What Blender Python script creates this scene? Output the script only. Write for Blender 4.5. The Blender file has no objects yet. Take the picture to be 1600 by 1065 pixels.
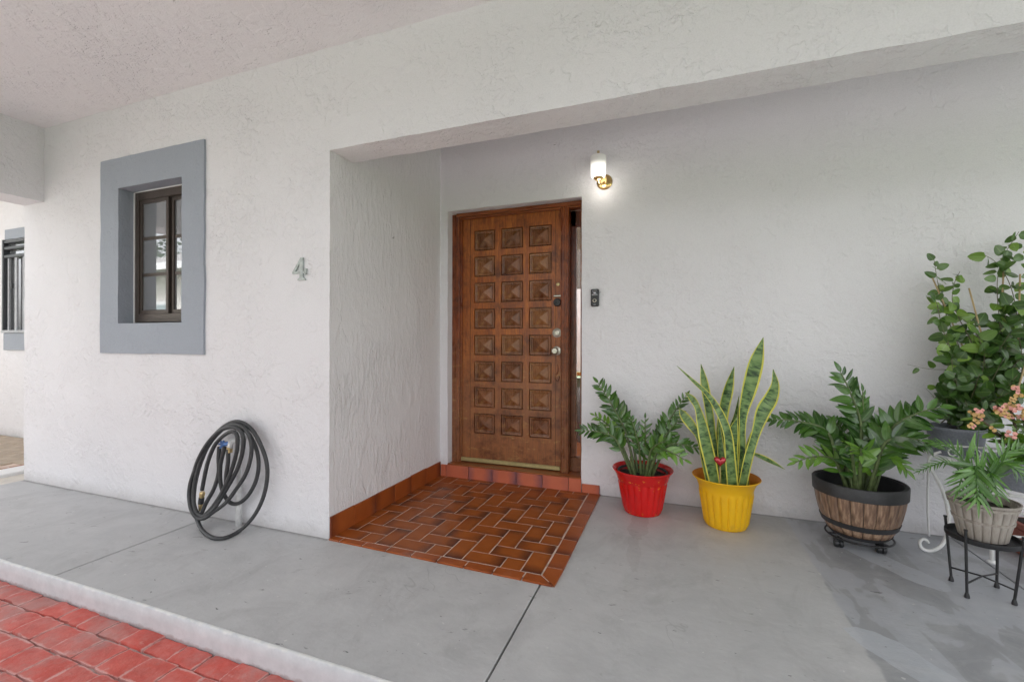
import bpy, bmesh, math, random
from mathutils import Vector, Matrix, noise
R = math.radians
random.seed(7)
noise.seed_set(3)
S = bpy.context.scene

# ------------------------------------------------------------------ camera, sky, sun, exposure
CAM = Vector((1.8049, -1.96996, 1.10))
YAW, PITCH, ROLL, FPX = 0.35216, 0.000884, 0.001478, 694.75
cam_d = bpy.data.cameras.new('camera')
cam = bpy.data.objects.new('camera', cam_d)
S.collection.objects.link(cam)
cam_d.sensor_width = 36.0
cam_d.lens = 36.0 * FPX / 1600.0
cam_d.clip_start = 0.02
cam_d.clip_end = 2000
Fv = Vector((-math.sin(YAW) * math.cos(PITCH), math.cos(YAW) * math.cos(PITCH), math.sin(PITCH)))
R0 = Vector((math.cos(YAW), math.sin(YAW), 0))
U0 = R0.cross(Fv)
Rv = R0 * math.cos(ROLL) + U0 * math.sin(ROLL)
Uv = -R0 * math.sin(ROLL) + U0 * math.cos(ROLL)
cam.matrix_world = Matrix(((Rv.x, Uv.x, -Fv.x, CAM.x), (Rv.y, Uv.y, -Fv.y, CAM.y), (Rv.z, Uv.z, -Fv.z, CAM.z), (0, 0, 0, 1)))
S.camera = cam

SUN_EL, SUN_AZ = 52, 335        # degrees; azimuth clockwise from +y: the sun stands veiled behind the house
w = bpy.data.worlds.new('World')
S.world = w
w.use_nodes = True
wt = w.node_tree
wt.nodes.clear()
sky = wt.nodes.new('ShaderNodeTexSky')
sky.sky_type = 'NISHITA'
sky.sun_disc = False
sky.sun_elevation = R(SUN_EL)
sky.sun_rotation = R(SUN_AZ)
sky.air_density = 1.0
sky.dust_density = 4.0
sky.ozone_density = 1.0
hs = wt.nodes.new('ShaderNodeHueSaturation')     # thin overcast: the blue is veiled
hs.inputs['Saturation'].default_value = 0.12
bgn = wt.nodes.new('ShaderNodeBackground')
bgn.inputs['Strength'].default_value = 0.15
won = wt.nodes.new('ShaderNodeOutputWorld')
wt.links.new(sky.outputs[0], hs.inputs['Color'])
wt.links.new(hs.outputs[0], bgn.inputs['Color'])
wt.links.new(bgn.outputs[0], won.inputs[0])
sd = bpy.data.lights.new('sun', 'SUN')
sd.energy = 1.5
sd.angle = R(20)
sd.color = (1, 0.99, 0.98)
so = bpy.data.objects.new('sun', sd)
S.collection.objects.link(so)
sun_from = Vector((math.sin(R(SUN_AZ)) * math.cos(R(SUN_EL)), math.cos(R(SUN_AZ)) * math.cos(R(SUN_EL)), math.sin(R(SUN_EL))))
so.rotation_euler = sun_from.to_track_quat('Z', 'Y').to_euler()
so.location = (-6, -8, 9)
S.view_settings.view_transform = 'Standard'
S.view_settings.look = 'None'
S.view_settings.gamma = 1
S.view_settings.exposure = 1.92
S.view_settings.use_curve_mapping = False
S.render.engine = 'CYCLES'
S.cycles.use_denoising = True
S.cycles.max_bounces = 10
S.cycles.diffuse_bounces = 7
S.cycles.caustics_reflective = False
S.cycles.caustics_refractive = False

# ------------------------------------------------------------------ helpers
ORG = {}          # world origin of each object


def at(px, py, Y):
    """point seen at photograph pixel (px, py) that lies in the vertical plane y = Y"""
    d = Fv + Rv * ((px - 800) / FPX) - Uv * ((py - 532.5) / FPX)
    return CAM + d * ((Y - CAM.y) / d.y)


def tag(o, label=None, cat=None, group=None, kind=None):
    if label: o['label'] = label
    if cat: o['category'] = cat
    if group: o['group'] = group
    if kind: o['kind'] = kind
    return o


def empty(name, loc, label=None, cat=None, group=None, kind=None):
    o = bpy.data.objects.new(name, None)
    o.empty_display_size = 0.1
    S.collection.objects.link(o)
    o.location = loc
    ORG[o.name] = Vector(loc)
    return tag(o, label, cat, group, kind)


def link(name, me, parent=None, loc=None, mat4=None):
    """link mesh (already in the parent's space) or place it by a world matrix"""
    o = bpy.data.objects.new(name, me)
    S.collection.objects.link(o)
    po = ORG[parent.name] if parent else Vector()
    if parent:
        o.parent = parent
    if mat4 is not None:
        m = mat4.copy()
        m.translation = m.translation - po
        o.matrix_basis = m
        ORG[o.name] = mat4.translation.copy()
    else:
        ORG[o.name] = po.copy() if loc is None else Vector(loc)
        o.location = ORG[o.name] - po
    return o


def mesh_of(bm, mats, smooth=False, origin=None, auto=None):
    if origin is not None:
        bmesh.ops.translate(bm, verts=bm.verts, vec=-Vector(origin))
    me = bpy.data.meshes.new('mesh')
    bm.normal_update()
    if auto is not None:
        for e in bm.edges:
            if len(e.link_faces) == 2 and e.calc_face_angle(0) > R(auto):
                e.smooth = False
        smooth = True
    for f in bm.faces:
        f.smooth = smooth
    bm.to_mesh(me)
    bm.free()
    if not isinstance(mats, (list, tuple)):
        mats = [mats]
    for m in mats:
        me.materials.append(m)
    return me


def obj(name, bm, mats, parent=None, smooth=False, auto=None, loc=None):
    """bm in world coordinates -> one mesh object under parent"""
    org = ORG[parent.name] if (parent and loc is None) else (Vector(loc) if loc is not None else Vector())
    me = mesh_of(bm, mats, smooth, org, auto)
    return link(name, me, parent, loc=org)


def box(bm, x0, x1, y0, y1, z0, z1, bev=0.0, mi=0):
    g = bmesh.ops.create_cube(bm, size=1.0)
    vs = g['verts']
    bmesh.ops.scale(bm, verts=vs, vec=(x1 - x0, y1 - y0, z1 - z0))
    bmesh.ops.translate(bm, verts=vs, vec=((x0 + x1) / 2, (y0 + y1) / 2, (z0 + z1) / 2))
    fs = set(f for v in vs for f in v.link_faces)
    for f in fs: f.material_index = mi
    if bev > 0:
        es = list(set(e for v in vs for e in v.link_edges))
        bmesh.ops.bevel(bm, geom=es, offset=bev, segments=1, affect='EDGES', clamp_overlap=True)
    return bm


def open_ends(bm):
    for f in [f for f in bm.faces if len(f.verts) > 4]:
        bm.faces.remove(f)
    return bm


def B(*a, **k):
    bm = bmesh.new()
    return box(bm, *a, **k)


def catmull(pts, n):
    pts = [Vector(p) for p in pts]
    P = [pts[0] * 2 - pts[1]] + pts + [pts[-1] * 2 - pts[-2]]
    out = []
    for i in range(1, len(P) - 2):
        a, b, c, d = P[i - 1], P[i], P[i + 1], P[i + 2]
        for k in range(n):
            t = k / n
            out.append(0.5 * ((2 * b) + (c - a) * t + (2 * a - 5 * b + 4 * c - d) * t * t + (3 * b - a - 3 * c + d) * t ** 3))
    out.append(pts[-1])
    return out


def tube(bm, pts, r, seg=8, cap=True, mi=0):
    """pts: list of points; r: radius, list, or function of t"""
    n = len(pts)
    pts = [Vector(p) for p in pts]
    rad = (lambda i: r(i / (n - 1))) if callable(r) else ((lambda i: r[i]) if isinstance(r, (list, tuple)) else (lambda i: r))
    t0 = (pts[1] - pts[0]).normalized()
    nn = t0.orthogonal().normalized()
    rings = []
    for i, p in enumerate(pts):
        t = (pts[min(i + 1, n - 1)] - pts[max(i - 1, 0)])
        if t.length < 1e-9: t = t0
        t = t.normalized()
        nn = (nn - t * nn.dot(t))
        nn = nn.normalized() if nn.length > 1e-6 else t.orthogonal().normalized()
        bb = t.cross(nn)
        rr = rad(i)
        rings.append([bm.verts.new(p + (nn * math.cos(2 * math.pi * k / seg) + bb * math.sin(2 * math.pi * k / seg)) * rr) for k in range(seg)])
    for i in range(n - 1):
        for k in range(seg):
            f = bm.faces.new((rings[i][k], rings[i][(k + 1) % seg], rings[i + 1][(k + 1) % seg], rings[i + 1][k]))
            f.material_index = mi
    if cap:
        bm.faces.new(rings[0][::-1]).material_index = mi
        bm.faces.new(rings[-1]).material_index = mi
    return bm


def lathe(bm, prof, c, seg=48, rf=None, axis='z', mi=0):
    """prof: list of (r, h) ; rf(i, angle) adds to radius ; axis z, or y (h runs along -y)"""
    rings = []
    for i, (r, h) in enumerate(prof):
        ring = []
        for k in range(seg):
            a = 2 * math.pi * k / seg
            rr = r + (rf(i, a) if rf else 0)
            if axis == 'z':
                p = Vector((c[0] + rr * math.cos(a), c[1] + rr * math.sin(a), c[2] + h))
            elif axis == 'y':
                p = Vector((c[0] + rr * math.cos(a), c[1] - h, c[2] + rr * math.sin(a)))
            else:
                p = Vector((c[0] + h, c[1] + rr * math.cos(a), c[2] + rr * math.sin(a)))
            ring.append(bm.verts.new(p))
        rings.append(ring)
    for i in range(len(rings) - 1):
        for k in range(seg):
            f = bm.faces.new((rings[i][k], rings[i][(k + 1) % seg], rings[i + 1][(k + 1) % seg], rings[i + 1][k]))
            f.material_index = mi
    if prof[0][0] > 1e-5: bm.faces.new(rings[0][::-1]).material_index = mi
    if prof[-1][0] > 1e-5: bm.faces.new(rings[-1]).material_index = mi
    bmesh.ops.remove_doubles(bm, verts=[v for rg in (rings[0], rings[-1]) for v in rg], dist=1e-6)
    return bm


def basis(direction, normal, loc, s=1.0, sx=1.0):
    """matrix whose +y follows direction and +z the normal"""
    y = Vector(direction).normalized()
    z = Vector(normal)
    z = (z - y * z.dot(y))
    z = z.normalized() if z.length > 1e-5 else y.orthogonal().normalized()
    x = y.cross(z)
    return Matrix(((x.x * s * sx, y.x * s, z.x * s, loc[0]), (x.y * s * sx, y.y * s, z.y * s, loc[1]), (x.z * s * sx, y.z * s, z.z * s, loc[2]), (0, 0, 0, 1)))


def rv(s=1.0):
    return Vector((random.uniform(-s, s), random.uniform(-s, s), random.uniform(-s, s)))


# ------------------------------------------------------------------ materials
def srgb(r, g, b):
    f = lambda c: (c / 255 / 12.92) if c / 255 <= 0.04045 else ((c / 255 + 0.055) / 1.055) ** 2.4
    return (f(r), f(g), f(b), 1)


class NT:
    def __init__(s, name):
        s.m = bpy.data.materials.new(name)
        s.m.use_nodes = True
        s.t = s.m.node_tree
        s.b = s.t.nodes['Principled BSDF']
        s.o = s.t.nodes['Material Output']
        s.tc = s.t.nodes.new('ShaderNodeTexCoord')

    def set(s, **k):
        for a, v in k.items():
            s.b.inputs[a.replace('_', ' ')].default_value = v
        return s

    def n(s, typ, **k):
        nd = s.t.nodes.new(typ)
        for a, v in k.items():
            if hasattr(nd, a): setattr(nd, a, v)
        return nd

    def l(s, a, b): s.t.links.new(a, b)

    def put(s, inp, v):
        if hasattr(v, 'is_output'): s.l(v, inp)
        else: inp.default_value = v

    def mapping(s, src='Object', scale=(1, 1, 1), rot=(0, 0, 0), loc=(0, 0, 0)):
        mp = s.n('ShaderNodeMapping')
        s.l(s.tc.outputs[src] if isinstance(src, str) else src, mp.inputs[0])
        mp.inputs['Scale'].default_value = scale
        mp.inputs['Rotation'].default_value = rot
        mp.inputs['Location'].default_value = loc
        return mp.outputs[0]

    def noise(s, vec, scale, detail=4, rough=0.55, dist=0.0, out=0):
        nd = s.n('ShaderNodeTexNoise')
        s.l(vec, nd.inputs['Vector'])
        nd.inputs['Scale'].default_value = scale
        nd.inputs['Detail'].default_value = detail
        nd.inputs['Roughness'].default_value = rough
        nd.inputs['Distortion'].default_value = dist
        return nd.outputs[out]

    def ramp(s, fac, stops, interp='LINEAR'):
        nd = s.n('ShaderNodeValToRGB')
        s.l(fac, nd.inputs[0])
        cr = nd.color_ramp
        cr.interpolation = interp
        while len(cr.elements) < len(stops): cr.elements.new(0.5)
        for e, (p, c) in zip(cr.elements, stops):
            e.position = p
            e.color = c if isinstance(c, (tuple, list)) else (c, c, c, 1)
        return nd.outputs[0]

    def math(s, op, a, b=0.0, clamp=False):
        nd = s.n('ShaderNodeMath', operation=op)
        nd.use_clamp = clamp
        s.put(nd.inputs[0], a); s.put(nd.inputs[1], b)
        return nd.outputs[0]

    def mix(s, fac, a, b, mode='MIX'):
        nd = s.n('ShaderNodeMix')
        nd.data_type = 'RGBA'
        nd.blend_type = mode
        s.put(nd.inputs[0], fac); s.put(nd.inputs[6], a); s.put(nd.inputs[7], b)
        return nd.outputs[2]

    def bump(s, h, strength=0.5, dist=0.01, prev=None):
        nd = s.n('ShaderNodeBump')
        nd.inputs['Strength'].default_value = strength
        nd.inputs['Distance'].default_value = dist
        s.l(h, nd.inputs['Height'])
        if prev: s.l(prev, nd.inputs['Normal'])
        return nd.outputs[0]

    def sep(s, v):
        nd = s.n('ShaderNodeSeparateXYZ')
        s.l(v, nd.inputs[0])
        return nd.outputs

    def color(s, c): s.put(s.b.inputs['Base Color'], c)
    def rough(s, r): s.put(s.b.inputs['Roughness'], r)
    def normal(s, nrm): s.l(nrm, s.b.inputs['Normal'])


def simple(name, col, rough=0.5, metal=0.0, var=0.12, nscale=30, bump=0.0, bdist=0.002, coat=0.0):
    n = NT(name)
    v = n.mapping()
    ns = n.noise(v, nscale, 4)
    lo = tuple(c * (1 - var) for c in col[:3]) + (1,)
    hi = tuple(min(1, c * (1 + var)) for c in col[:3]) + (1,)
    n.color(n.ramp(ns, [(0.3, lo), (0.7, hi)]))
    n.rough(rough)
    n.set(Metallic=metal)
    if coat: n.b.inputs['Coat Weight'].default_value = coat
    if bump:
        n.normal(n.bump(n.noise(v, nscale * 3, 3), bump, bdist))
    return n.m


def stucco(name, col, streak=False, amt=1.0, pink=False):
    """hand trowelled stucco: flat smears, sharp little ridges and pits"""
    n = NT(name)
    v = n.mapping()
    sc = (1, 1, 1) if not streak else (1.9, 1.9, 0.62)
    vs = n.mapping(scale=sc)
    wob = n.noise(vs, 5, 3, out=1)
    vm = n.n('ShaderNodeVectorMath', operation='MULTIPLY_ADD')
    n.l(wob, vm.inputs[0]); vm.inputs[1].default_value = (0.10, 0.10, 0.10); n.l(vs, vm.inputs[2])
    vd = vm.outputs[0]
    a = n.noise(vd, 8.5, 4, 0.55, 0.25)
    plate = n.ramp(a, [(0.46, 0.0), (0.51, 0.85), (0.62, 1.0)])          # smeared plates with one sharp rim
    a2 = n.noise(vd, 21, 3, 0.6, 0.2)
    plate2 = n.ramp(a2, [(0.48, 0.0), (0.54, 0.85), (0.64, 1.0)])
    zone = n.ramp(n.noise(v, 2.1, 3, 0.6), [(0.38, 0.10), (0.64, 1.0)])
    zone2 = n.ramp(n.noise(v, 4.6, 2), [(0.42, 0.0), (0.60, 1.0)])
    grain = n.noise(vd, 52, 4, 0.65, 0.0)
    und = n.noise(v, 4.0, 2, 0.5)
    h = n.math('MULTIPLY', n.math('MULTIPLY', plate, zone2), 0.55)
    h = n.math('ADD', h, n.math('MULTIPLY', n.math('MULTIPLY', plate2, zone), 0.50))
    h = n.math('ADD', h, n.math('MULTIPLY', n.math('MULTIPLY', grain, n.math('ADD', zone, 0.35)), 0.42 if not streak else 0.5))
    h = n.math('ADD', h, n.math('MULTIPLY', und, 1.0))
    n.normal(n.bump(h, 1.0, 0.0066 * amt))
    tone = n.noise(v, 1.3, 4, 0.6)
    lo = tuple(x * 0.965 for x in col[:3]) + (1,)
    cc = n.ramp(tone, [(0.3, lo), (0.7, col)])
    xyz = n.sep(v)
    # scuffed and dusty just above the floor
    low = n.ramp(n.math('ADD', xyz[2], n.math('MULTIPLY', n.noise(v, 14, 4, 0.7), 0.10)), [(0.05, 0.35), (0.14, 0.0)])
    cc = n.mix(low, cc, srgb(150, 146, 140))
    mark = n.ramp(n.noise(n.mapping(scale=(1, 1, 1.8), loc=(2, 7, 1)), 16, 2, 0.5, 0.8), [(0.775, 0.0), (0.80, 0.5)])
    cc = n.mix(mark, cc, srgb(110, 106, 100))
    fine = n.ramp(n.noise(v, 160, 2), [(0.25, 0.93), (0.6, 1.0)])
    cc = n.mix(1.0, cc, fine, 'MULTIPLY')
    n.color(cc)
    n.rough(0.62)
    n.set(**{'Specular_IOR_Level': 0.3})
    return n.m


M = {}
M['wall'] = stucco('white_stucco', (0.755, 0.745, 0.775, 1), amt=1.0)
M['wall_streak'] = stucco('combed_stucco', (0.80, 0.785, 0.80, 1), streak=True, amt=0.9)
M['wall_back'] = stucco('grey_white_stucco', (0.82, 0.805, 0.835, 1), amt=0.75)
M['ceiling'] = stucco('ceiling_stucco', (0.83, 0.805, 0.825, 1), amt=1.1)
M['soffit'] = stucco('soffit_stucco', (0.87, 0.86, 0.875, 1), amt=1.2)
M['trim'] = stucco('blue_grey_trim', (0.335, 0.365, 0.42, 1), amt=0.5)

# painted concrete
n = NT('painted_concrete')
v = n.mapping()
big = n.noise(v, 1.1, 5, 0.6, 0.4)
mid = n.noise(v, 7, 5, 0.65)
cc = n.ramp(big, [(0.3, (0.415, 0.421, 0.427, 1)), (0.7, (0.517, 0.517, 0.517, 1))])
cc = n.mix(0.5, cc, n.ramp(mid, [(0.3, (0.407, 0.411, 0.418, 1)), (0.7, (0.543, 0.543, 0.546, 1))]))
xyz = n.sep(v)
# a later, bluer coat of paint on the right hand end of the floor, brushed on unevenly
xw = n.math('ADD', xyz[0], n.math('MULTIPLY', n.noise(v, 9, 3), 0.05))
right = n.ramp(n.math('SUBTRACT', xw, 2.0), [(0.47, 0.0), (0.478, 1.0)])
brush = n.noise(n.mapping(scale=(1.6, 0.55, 1), rot=(0, 0, R(38))), 3.2, 3, 0.5, 0.6)
coat = n.ramp(brush, [(0.36, (0.280, 0.288, 0.305, 1)), (0.50, (0.331, 0.339, 0.359, 1)), (0.515, (0.399, 0.415, 0.445, 1)), (0.68, (0.424, 0.441, 0.475, 1))])
cc = n.mix(right, cc, coat)
# two slick light repaint patches
def ellipse(n, xyz, cx, cy, a, b, ang, soft=0.06, wob=None):
    ca, sa = math.cos(ang), math.sin(ang)
    dx = n.math('SUBTRACT', xyz[0], cx); dy = n.math('SUBTRACT', xyz[1], cy)
    u = n.math('DIVIDE', n.math('ADD', n.math('MULTIPLY', dx, ca), n.math('MULTIPLY', dy, sa)), a)
    w_ = n.math('DIVIDE', n.math('SUBTRACT', n.math('MULTIPLY', dy, ca), n.math('MULTIPLY', dx, sa)), b)
    d = n.math('SQRT', n.math('ADD', n.math('MULTIPLY', u, u), n.math('MULTIPLY', w_, w_)))
    if wob is not None: d = n.math('ADD', d, wob)
    return n.ramp(d, [(1 - soft if 1 - soft < 1 else 0.9, 1.0), (1.0, 0.0)]) if False else n.math('LESS_THAN', d, 1.0)
wob = n.math('MULTIPLY', n.math('SUBTRACT', n.noise(v, 6, 3), 0.5), 0.9)
wob2 = n.math('MULTIPLY', n.math('SUBTRACT', n.noise(v, 9, 4), 0.5), 1.2)
p1 = ellipse(n, xyz, 2.56, -0.06, 0.20, 0.075, R(-52), wob=wob)
cc = n.mix(n.math('MULTIPLY', p1, 0.7), cc, (0.486, 0.515, 0.558, 1))
p2 = ellipse(n, xyz, 2.80, 0.75, 0.30, 0.07, R(-55), wob=wob)
cc = n.mix(n.math('MULTIPLY', p2, 0.8), cc, (0.491, 0.517, 0.559, 1))
p3 = ellipse(n, xyz, 1.60, 0.80, 0.055, 0.22, R(0), wob=wob2)
cc = n.mix(n.math('MULTIPLY', p3, 0.5), cc, (0.339, 0.314, 0.314, 1))
p4 = ellipse(n, xyz, 1.60, 0.45, 0.035, 0.25, R(5), wob=wob2)
cc = n.mix(n.math('MULTIPLY', p4, 0.3), cc, (0.339, 0.331, 0.331, 1))
# scuffs, chips and dirt
sc = n.noise(n.mapping(scale=(1, 2.4, 1), rot=(0, 0, R(-25))), 13, 3, 0.5, 0.5)
cc = n.mix(n.ramp(sc, [(0.69, 0.0), (0.73, 0.55)]), cc, (0.10, 0.10, 0.10, 1))
sc2 = n.noise(n.mapping(loc=(5, 3, 0)), 34, 2, 0.5)
cc = n.mix(n.ramp(sc2, [(0.725, 0.0), (0.745, 0.8)]), cc, (0.62, 0.62, 0.60, 1))
sc3 = n.noise(n.mapping(scale=(2.5, 1, 1), rot=(0, 0, R(20)), loc=(9, 1, 0)), 5, 6, 0.7, 0.8)
cc = n.mix(n.ramp(sc3, [(0.62, 0.0), (0.72, 0.30)]), cc, (0.515, 0.515, 0.515, 1))
wear = n.ramp(n.noise(n.mapping(scale=(1.0, 1.9, 1), rot=(0, 0, R(-18)), loc=(2, 9, 0)), 3.2, 8, 0.78, 1.0), [(0.47, 0.0), (0.66, 0.28)])
cc = n.mix(wear, cc, (0.60, 0.60, 0.60, 1))
wear2 = n.ramp(n.noise(n.mapping(scale=(1.5, 1.0, 1), rot=(0, 0, R(24)), loc=(12, 4, 0)), 2.4, 8, 0.75, 0.8), [(0.50, 0.0), (0.66, 0.36)])
cc = n.mix(wear2, cc, (0.29, 0.29, 0.29, 1))
spk = n.ramp(n.noise(n.mapping(scale=(0.8, 1.6, 1), loc=(7, 7, 0)), 24, 3, 0.6, 0.4), [(0.705, 0.0), (0.73, 0.8)])
cc = n.mix(spk, cc, (0.11, 0.11, 0.11, 1))
crk = n.noise(n.mapping(loc=(1.7, 0.4, 0)), 1.7, 4, 0.6, 0.4)
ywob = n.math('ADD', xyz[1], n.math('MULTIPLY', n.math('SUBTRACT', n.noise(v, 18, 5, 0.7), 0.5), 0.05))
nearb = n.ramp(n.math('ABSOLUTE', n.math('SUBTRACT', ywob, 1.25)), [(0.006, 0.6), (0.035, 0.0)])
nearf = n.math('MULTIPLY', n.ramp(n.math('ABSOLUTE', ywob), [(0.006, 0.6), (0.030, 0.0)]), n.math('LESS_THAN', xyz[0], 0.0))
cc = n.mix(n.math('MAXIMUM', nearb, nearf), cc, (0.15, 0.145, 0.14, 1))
crkl = n.ramp(n.math('ABSOLUTE', n.math('SUBTRACT', crk, 0.5)), [(0.0004, 0.6), (0.0012, 0.0)])
crkl = n.math('MULTIPLY', crkl, n.ramp(n.noise(v, 1.9, 2), [(0.56, 0.0), (0.66, 0.5)]))
cc = n.mix(crkl, cc, (0.16, 0.16, 0.16, 1))
n.color(cc)
n.rough(n.mix(right, n.ramp(mid, [(0.3, 0.52), (0.7, 0.68)]), n.ramp(brush, [(0.4, 0.42), (0.6, 0.30)])))
n.normal(n.bump(n.math('ADD', n.noise(v, 55, 5, 0.65), n.math('MULTIPLY', sc, 0.8)), 0.28, 0.004))
M['concrete'] = n.m

n = NT('kerb_paint')
v = n.mapping()
a = n.noise(n.mapping(scale=(1, 1, 1)), 16, 5, 0.7)
cc = n.ramp(a, [(0.3, (0.49, 0.515, 0.54, 1)), (0.7, (0.60, 0.62, 0.645, 1))])
xyz = n.sep(v)
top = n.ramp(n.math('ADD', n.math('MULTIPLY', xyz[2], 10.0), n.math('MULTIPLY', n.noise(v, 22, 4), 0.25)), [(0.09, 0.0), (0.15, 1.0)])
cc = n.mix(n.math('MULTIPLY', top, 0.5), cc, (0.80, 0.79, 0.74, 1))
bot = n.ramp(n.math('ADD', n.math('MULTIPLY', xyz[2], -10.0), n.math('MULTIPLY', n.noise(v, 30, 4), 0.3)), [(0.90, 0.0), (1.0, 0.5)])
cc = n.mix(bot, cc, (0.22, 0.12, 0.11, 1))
n.color(cc); n.rough(0.6)
n.normal(n.bump(n.noise(v, 40, 5, 0.7), 0.4, 0.004))
M['kerb'] = n.m

# red pavers
n = NT('red_paver')
v = n.mapping(src=n.n('ShaderNodeNewGeometry').outputs['Position'])
oi = n.n('ShaderNodeObjectInfo')
rnd = oi.outputs['Random']
a = n.noise(v, 9, 5, 0.65)
base = n.ramp(a, [(0.3, (0.48, 0.060, 0.042, 1)), (0.55, (0.62, 0.095, 0.070, 1)), (0.75, (0.70, 0.15, 0.12, 1))])
base = n.mix(n.math('MULTIPLY', rnd, 0.35), base, (0.48, 0.095, 0.07, 1))
grime = n.ramp(n.noise(v, 3.0, 5, 0.7), [(0.50, 0.0), (0.66, 0.75)])
base = n.mix(grime, base, (0.42, 0.22, 0.20, 1))
wearm = n.ramp(n.noise(n.mapping(src=v, loc=(3, 2, 0)), 14, 6, 0.75), [(0.60, 0.0), (0.76, 0.6)])
base = n.mix(wearm, base, (0.75, 0.54, 0.50, 1))
lxyz = n.sep(n.mapping())
ex_ = n.math('DIVIDE', n.math('ABSOLUTE', lxyz[0]), 0.0685)
ey_ = n.math('DIVIDE', n.math('ABSOLUTE', lxyz[1]), 0.0545)
ed = n.math('ADD', n.math('MAXIMUM', ex_, ey_), n.math('MULTIPLY', n.math('SUBTRACT', n.noise(v, 26, 5, 0.7), 0.5), 0.45))
base = n.mix(n.ramp(ed, [(0.90, 0.0), (1.02, 0.6)]), base, (0.72, 0.50, 0.47, 1))
hz_ = n.ramp(n.noise(n.mapping(src=v, loc=(8, 5, 0)), 5.5, 6, 0.75), [(0.42, 0.0), (0.72, 0.42)])
base = n.mix(hz_, base, (0.66, 0.40, 0.37, 1))
n.color(base); n.rough(0.65)
n.normal(n.bump(n.noise(v, 45, 5, 0.7), 0.8, 0.006))
M['paver'] = n.m
M['paver_joint'] = simple('paver_joint_sand', (0.50, 0.39, 0.37, 1), 0.9, var=0.35, nscale=25, bump=0.6, bdist=0.004)

# unseen drive beyond the brick strip, made pale to bounce neutral light
M['driveway'] = simple('pale_bounce_drive', (0.50, 0.49, 0.47, 1), 0.85, var=0.10, nscale=1.5, bump=0.3, bdist=0.004)

# glazed terracotta tiles: each runs to a burnt dark end
def tile_mat(name, lo, hi, dark, damt):
    n = NT(name)
    v = n.mapping()
    xyz = n.sep(v)
    oi = n.n('ShaderNodeObjectInfo'); rnd = oi.outputs['Random']
    wp = n.n('ShaderNodeNewGeometry').outputs['Position']
    a = n.noise(wp, 14, 4, 0.6)
    base = n.mix(a, lo, hi)
    base = n.mix(n.math('MULTIPLY', rnd, 0.4), base, lo)
    sgn = n.math('SUBTRACT', n.math('MULTIPLY', n.math('GREATER_THAN', rnd, 0.35), 2.0), 1.0)
    e = n.math('MULTIPLY', xyz[0], sgn)
    both = n.math('GREATER_THAN', n.math('FRACT', n.math('MULTIPLY', rnd, 5.7)), 0.55)
    e = n.math('MAXIMUM', e, n.math('MULTIPLY', n.math('SUBTRACT', n.math('ABSOLUTE', xyz[0]), 0.012), both))
    e = n.math('MAXIMUM', e, n.math('SUBTRACT', n.math('MULTIPLY', xyz[1], -1.3), 0.0))
    e = n.math('ADD', e, n.math('MULTIPLY', n.math('SUBTRACT', n.noise(wp, 22, 3), 0.5), 0.05))
    burnt = n.ramp(e, [(0.030, 0.0), (0.100, 1.0)])
    # keep some tiles almost clean
    keep = n.ramp(n.math('FRACT', n.math('MULTIPLY', rnd, 7.3)), [(0.1, 0.25), (0.6, 1.0)])
    base = n.mix(n.math('MULTIPLY', n.math('MULTIPLY', burnt, keep), damt), base, dark)
    haze_ = n.ramp(n.noise(wp, 3.0, 5, 0.7, 0.5), [(0.58, 0.0), (0.75, 0.25)])
    base = n.mix(haze_, base, (0.42, 0.30, 0.25, 1))
    n.color(base)
    n.rough(n.ramp(n.noise(wp, 8, 4), [(0.3, 0.30), (0.7, 0.48)]))
    n.normal(n.bump(n.noise(wp, 30, 3), 0.12, 0.003))
    n.set(Specular_IOR_Level=0.32)
    return n.m


M['tile'] = tile_mat('terracotta_tile', (0.25, 0.060, 0.011, 1), (0.42, 0.118, 0.020, 1), (0.055, 0.015, 0.011, 1), 0.90)
M['tile_edge'] = tile_mat('terracotta_edge_tile', (0.27, 0.060, 0.013, 1), (0.40, 0.105, 0.023, 1), (0.10, 0.025, 0.015, 1), 0.8)
M['tile_step'] = tile_mat('terracotta_step_tile', (0.50, 0.125, 0.065, 1), (0.62, 0.19, 0.11, 1), (0.17, 0.08, 0.10, 1), 0.9)
M['grout'] = simple('grout', (0.56, 0.44, 0.37, 1), 0.85, var=0.25, nscale=20)


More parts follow.
